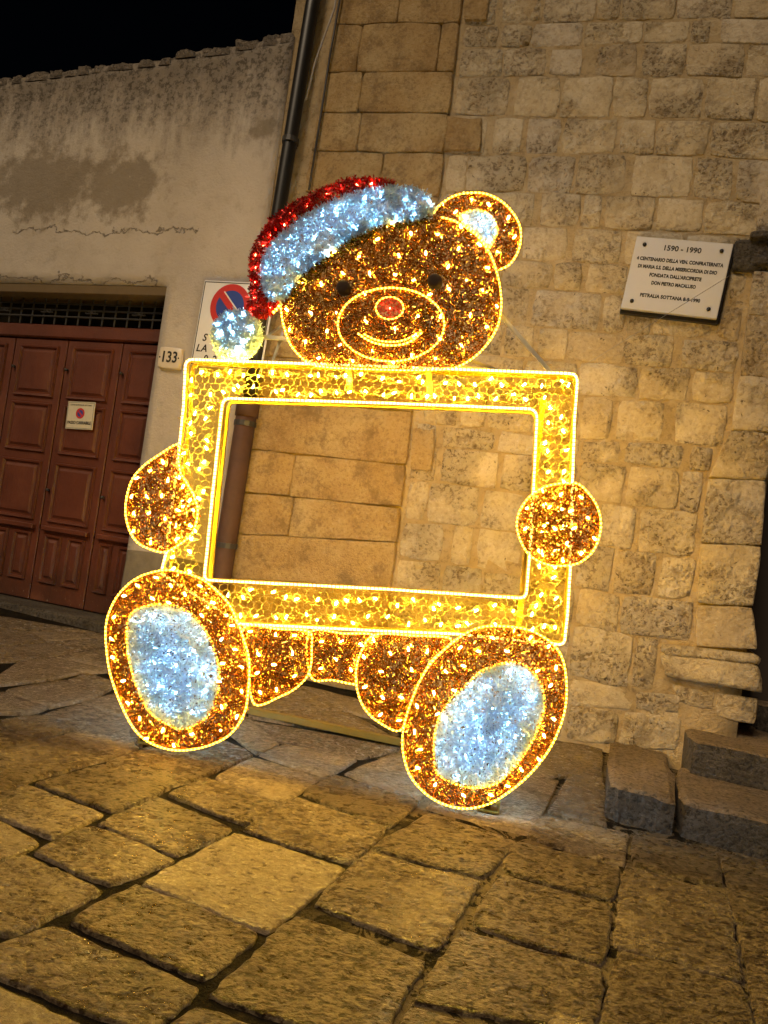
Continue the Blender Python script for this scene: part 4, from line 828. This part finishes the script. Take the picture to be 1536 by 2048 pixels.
# --- head
HEAD = [(561,609),(565,641),(576,679),(593,705),(619,727),(650,734),(720,738),(787,740),(850,740),(903,737),(937,722),(967,697),(993,658),(1002,619),(1001,581),(993,542),(980,508),(959,477),(937,458),(907,441),(868,432),(830,439),(787,443),(744,456),(701,477),(658,508),(615,538),(589,568),(572,590)]
EYE_L = [(690 + 14 * math.cos(a), 581 + 14 * math.sin(a)) for a in np.linspace(0, 2 * math.pi, 10, False)]; EYE_R = [(871 + 15 * math.cos(a), 569 + 14 * math.sin(a)) for a in np.linspace(0, 2 * math.pi, 10, False)]
NOSE = [(780 + 25 * math.cos(a), 618 + 20 * math.sin(a)) for a in np.linspace(0, 2 * math.pi, 12, False)]
hd, S, H = region('head', HEAD, 0.03, holes=[EYE_L, EYE_R, NOSE], bulb_r=0.098, rope_pts=[(561,609),(565,641),(576,679),(593,705),(619,727),(650,734),(720,738),(787,740),(850,740),(903,737),(937,722),(967,697),(993,658),(1002,619),(1001,581),(993,542),(980,508),(959,477),(937,458),(907,441),(880,434)], thick=0.06)
for e in (EYE_L, EYE_R):  # dark discs stand in for the dark holes of the eyes
    q = [tuple(p) for p in catmull(bp(e, 0.03), 4)]; c = np.mean(q, axis=0); V = [(c[0] + (p[0] - c[0]) * r, -d, c[1] + (p[1] - c[1]) * r) for r, d in ((1.0, 0.05), (0.98, 0.082), (0.7, 0.09), (0.3, 0.094)) for p in q]; nn = len(q); F = [(k * nn + i, k * nn + (i + 1) % nn, (k + 1) * nn + (i + 1) % nn, (k + 1) * nn + i) for k in range(3) for i in range(nn)] + [tuple(3 * nn + i for i in range(nn))]; mk('eye', V, F, M['eye'], hd, True)
q = [tuple(p) for p in catmull(bp(NOSE, 0.06), 4)]; tinsel(hd, q, [], 0.07, 26000, M['red'], RED, 0.05, name='nose'); c = np.mean(q, axis=0); rope(hd, [tuple(c + (np.array(p) - c) * 1.12) for p in q], 0.075, True, 0.0035); bulbs(hd, [c], 0.06, 'red', False, name='nose_led')
MUZ = [(782 + 107 * math.cos(a), 649 + 74 * math.sin(a)) for a in np.linspace(0, 2 * math.pi, 24, False)]; rope(hd, bp(MUZ, 0.09), 0.09, True, 0.0045)
rope(hd, catmull(bp([(716,667),(744,684),(782,691),(817,685),(846,663)], 0.09), 6, False), 0.09, False, 0.005); rope(hd, catmull(bp([(728,668),(750,679),(782,684),(812,679),(836,664)], 0.09), 6, False), 0.09, False, 0.004)
# --- ear
EAR = [(868,426),(881,409),(907,392),(937,386),(972,388),(1002,402),(1023,422),(1038,447),(1042,473),(1036,503),(1019,529),(997,540),(984,508),(962,475),(938,455),(905,438)]
EARIN = [(918,435),(946,422),(972,426),(989,443),(995,465),(984,490),(976,497),(956,472),(935,454)]
ear, S, H = region('ear', EAR, 0.02, holes=[EARIN], bulb_r=0.085, single=True, rope_pts=EAR[:12], thick=0.04)
tinsel(ear, H[0], [], 0.02, 22000, M['white'], WHITE, 0.05, 0.035, 0.006, 'white_tinsel'); bulbs(ear, poisson(H[0], [], 0.055, 0.012), 0.0, 'white', False, 0.01, 'white_led_string'); rope(ear, H[0], 0.03, True, 0.0045)
# --- hat
HATW = [(791,374),(830,377),(851,387),(866,411),(867,430),(830,441),(787,445),(744,458),(701,479),(658,510),(615,540),(589,570),(570,598),(546,604),(529,585),(522,546),(529,512),(550,482),(585,452),(636,417),(701,389),(744,378)]
HATR = [(791,366),(765,359),(727,357),(692,361),(641,379),(593,404),(550,434),(525,465),(505,499),(500,533),(501,581),(498,612),(492,626),(525,639),(550,624),(563,606),(540,603),(529,585),(522,546),(529,512),(550,482),(585,452),(636,417),(701,389),(744,378),(780,372)]
ht = part('santa_hat')
for pts, m, cols, kind, nm, br, dp_ in ((HATR, 'red', RED, 'red', 'red', 0.062, 0.06), (HATW, 'white', WHITE, 'white', 'white', 0.072, 0.07)):
    S = [tuple(p) for p in catmull(bp(pts, dp_), 4)]; tinsel(ht, S, [], dp_, 26000 if nm == 'red' else 20000, M[m], cols, 0.06, 0.045 if nm == 'white' else 0.036, 0.006, nm + '_tinsel'); bulbs(ht, poisson(S, [], br, 0.022), dp_ - (0.022 if nm == 'white' else 0.0), kind, False, 0.014, nm + '_led_string')
g = [(866,432),(830,443),(787,447),(744,460),(701,481),(658,512),(615,542),(589,572),(580,600),(600,590),(630,560),(670,525),(712,495),(750,473),(790,459),(840,452)]
tinsel(ht, [tuple(p) for p in catmull(bp(g, 0.08), 4)], [], 0.08, 11000, M['amber'], GREENGOLD, 0.03, 0.03, 0.005, 'green_gold_tinsel')
rope(ht, catmull(bp([(548,628),(558,618),(562,610)], 0.07), 6, False), 0.09, False, 0.007)
pc = bp([(473, 671)], 0.08)[0]; n = 5200; d = RNG.normal(size=(n, 3)); d /= np.linalg.norm(d, axis=1)[:, None]; rr = 0.132 * RNG.random(n) ** 0.25
Cn = np.stack([pc[0] + d[:, 0] * rr, -0.08 + d[:, 1] * rr * 0.6, pc[1] + d[:, 2] * rr], 1); me = strips(Cn, np.full(n, 0.04), np.full(n, 0.0055), 0, pal(n, *WHITE)); me.materials.append(M['white']); po = obj('pompom', me, be); po['kind'] = 'stuff'
bulbs(po, [pc + np.array([math.cos(a), math.sin(a)]) * r for a, r in [(k * 2.4, 0.033 * math.sqrt(k)) for k in range(12)]], 0.10, 'white', False, 0.04, 'white_led_string')
# --- steelwork
def strut(a, b_, r, m='steel', name='brace'):
    q = MB(); q.add(*tubeg([a, b_], r, 4, square=True)); return q.build(name, M[m], be)
def b3(x, y, d): p = BEAR(x, y, d); return (p[0], -d, p[1])
strut(b3(975, 600, -0.02), b3(1104, 748, -0.02), 0.014); strut(b3(900, 733, -0.04), b3(1010, 745, -0.04), 0.014); strut(b3(880, 700, -0.05), b3(1000, 742, -0.06), 0.010)
strut(b3(500, 672, 0.02), b3(600, 680, 0.02), 0.014); strut(b3(510, 690, 0.0), b3(580, 640, 0.0), 0.008); strut(b3(545, 725, 0.0), b3(572, 650, 0.0), 0.010)
strut(b3(700, 780, -0.03), b3(690, 600, -0.03), 0.02, name='head_post'); strut(b3(860, 790, -0.03), b3(850, 600, -0.03), 0.02, name='head_post')
# rear posts and base bars
gl, gr2 = ground(300, 1488), ground(975, 1622)
def loc(p): q = np.array(p) - BEAR.o; return (q @ BEAR.u, -(q @ BEAR.n), q[2])
strut(b3(447, 802, -0.10), b3(400, 1400, -0.10), 0.02, 'gold', 'rear_post'); strut(b3(1086, 800, -0.10), b3(1010, 1500, -0.10), 0.02, 'gold', 'rear_post')
ba, bb = loc(ground(380, 1402)), loc(ground(830, 1497)); q = MB(); dv = np.array(bb) - np.array(ba); dv /= np.linalg.norm(dv); q.add(*tubeg([np.array(ba) + np.array([0, 0, 0.02]), np.array(bb) + np.array([0, 0, 0.02])], 0.026, 4, square=True)); q.build('base_bar', M['gold'], be)
for x, y, x2, y2 in ((300, 1488, 380, 1402), (975, 1622, 830, 1497)):
    a, c = loc(ground(x, y)), loc(ground(x2, y2)); q = MB(); q.add(*tubeg([(a[0], a[1], a[2] + 0.02), (c[0], c[1], c[2] + 0.02)], 0.024, 4, square=True)); q.build('base_bar', M['gold'], be)
for x, y in ((298, 1490), (975, 1624)):
    a = loc(ground(x, y)); z_ = a[2]; q = MB(); q.add(*boxg(a[0] - 0.055, a[0] + 0.055, a[1] - 0.02, a[1] + 0.05, z_ + 0.004, z_ + 0.012)); q.add(*boxg(a[0] - 0.055, a[0] - 0.047, a[1] - 0.02, a[1] + 0.05, z_ + 0.0125, z_ + 0.06)); q.add(*boxg(a[0] + 0.047, a[0] + 0.055, a[1] - 0.02, a[1] + 0.05, z_ + 0.0125, z_ + 0.06)); q.add(*boxg(a[0] - 0.0465, a[0] + 0.0465, a[1] - 0.015, a[1] + 0.045, z_ + 0.045, z_ + 0.055)); q.build('base_foot', M['gold'], be)
    q = MB(); q.add(*tubeg([(a[0], a[1] + 0.015, z_ + 0.055), (a[0], a[1] + 0.015, z_ + 0.32)], 0.016, 4, square=True)); q.build('foot_post', M['gold'], be)
# thin stay wire from the wall to the frame
w0 = wpt(1460, 551, 0.13); tp = BEAR(1150, 742, 0.0); w1 = BEAR.world(tp[0], tp[1], 0.0)
cable('stay_wire', [w0, w0 * 0.5 + w1 * 0.5, w1], 0.0016, M['cable'], 'thin stay wire crossing the marble plaque to the top of the frame')
print('single bulbs', NB)
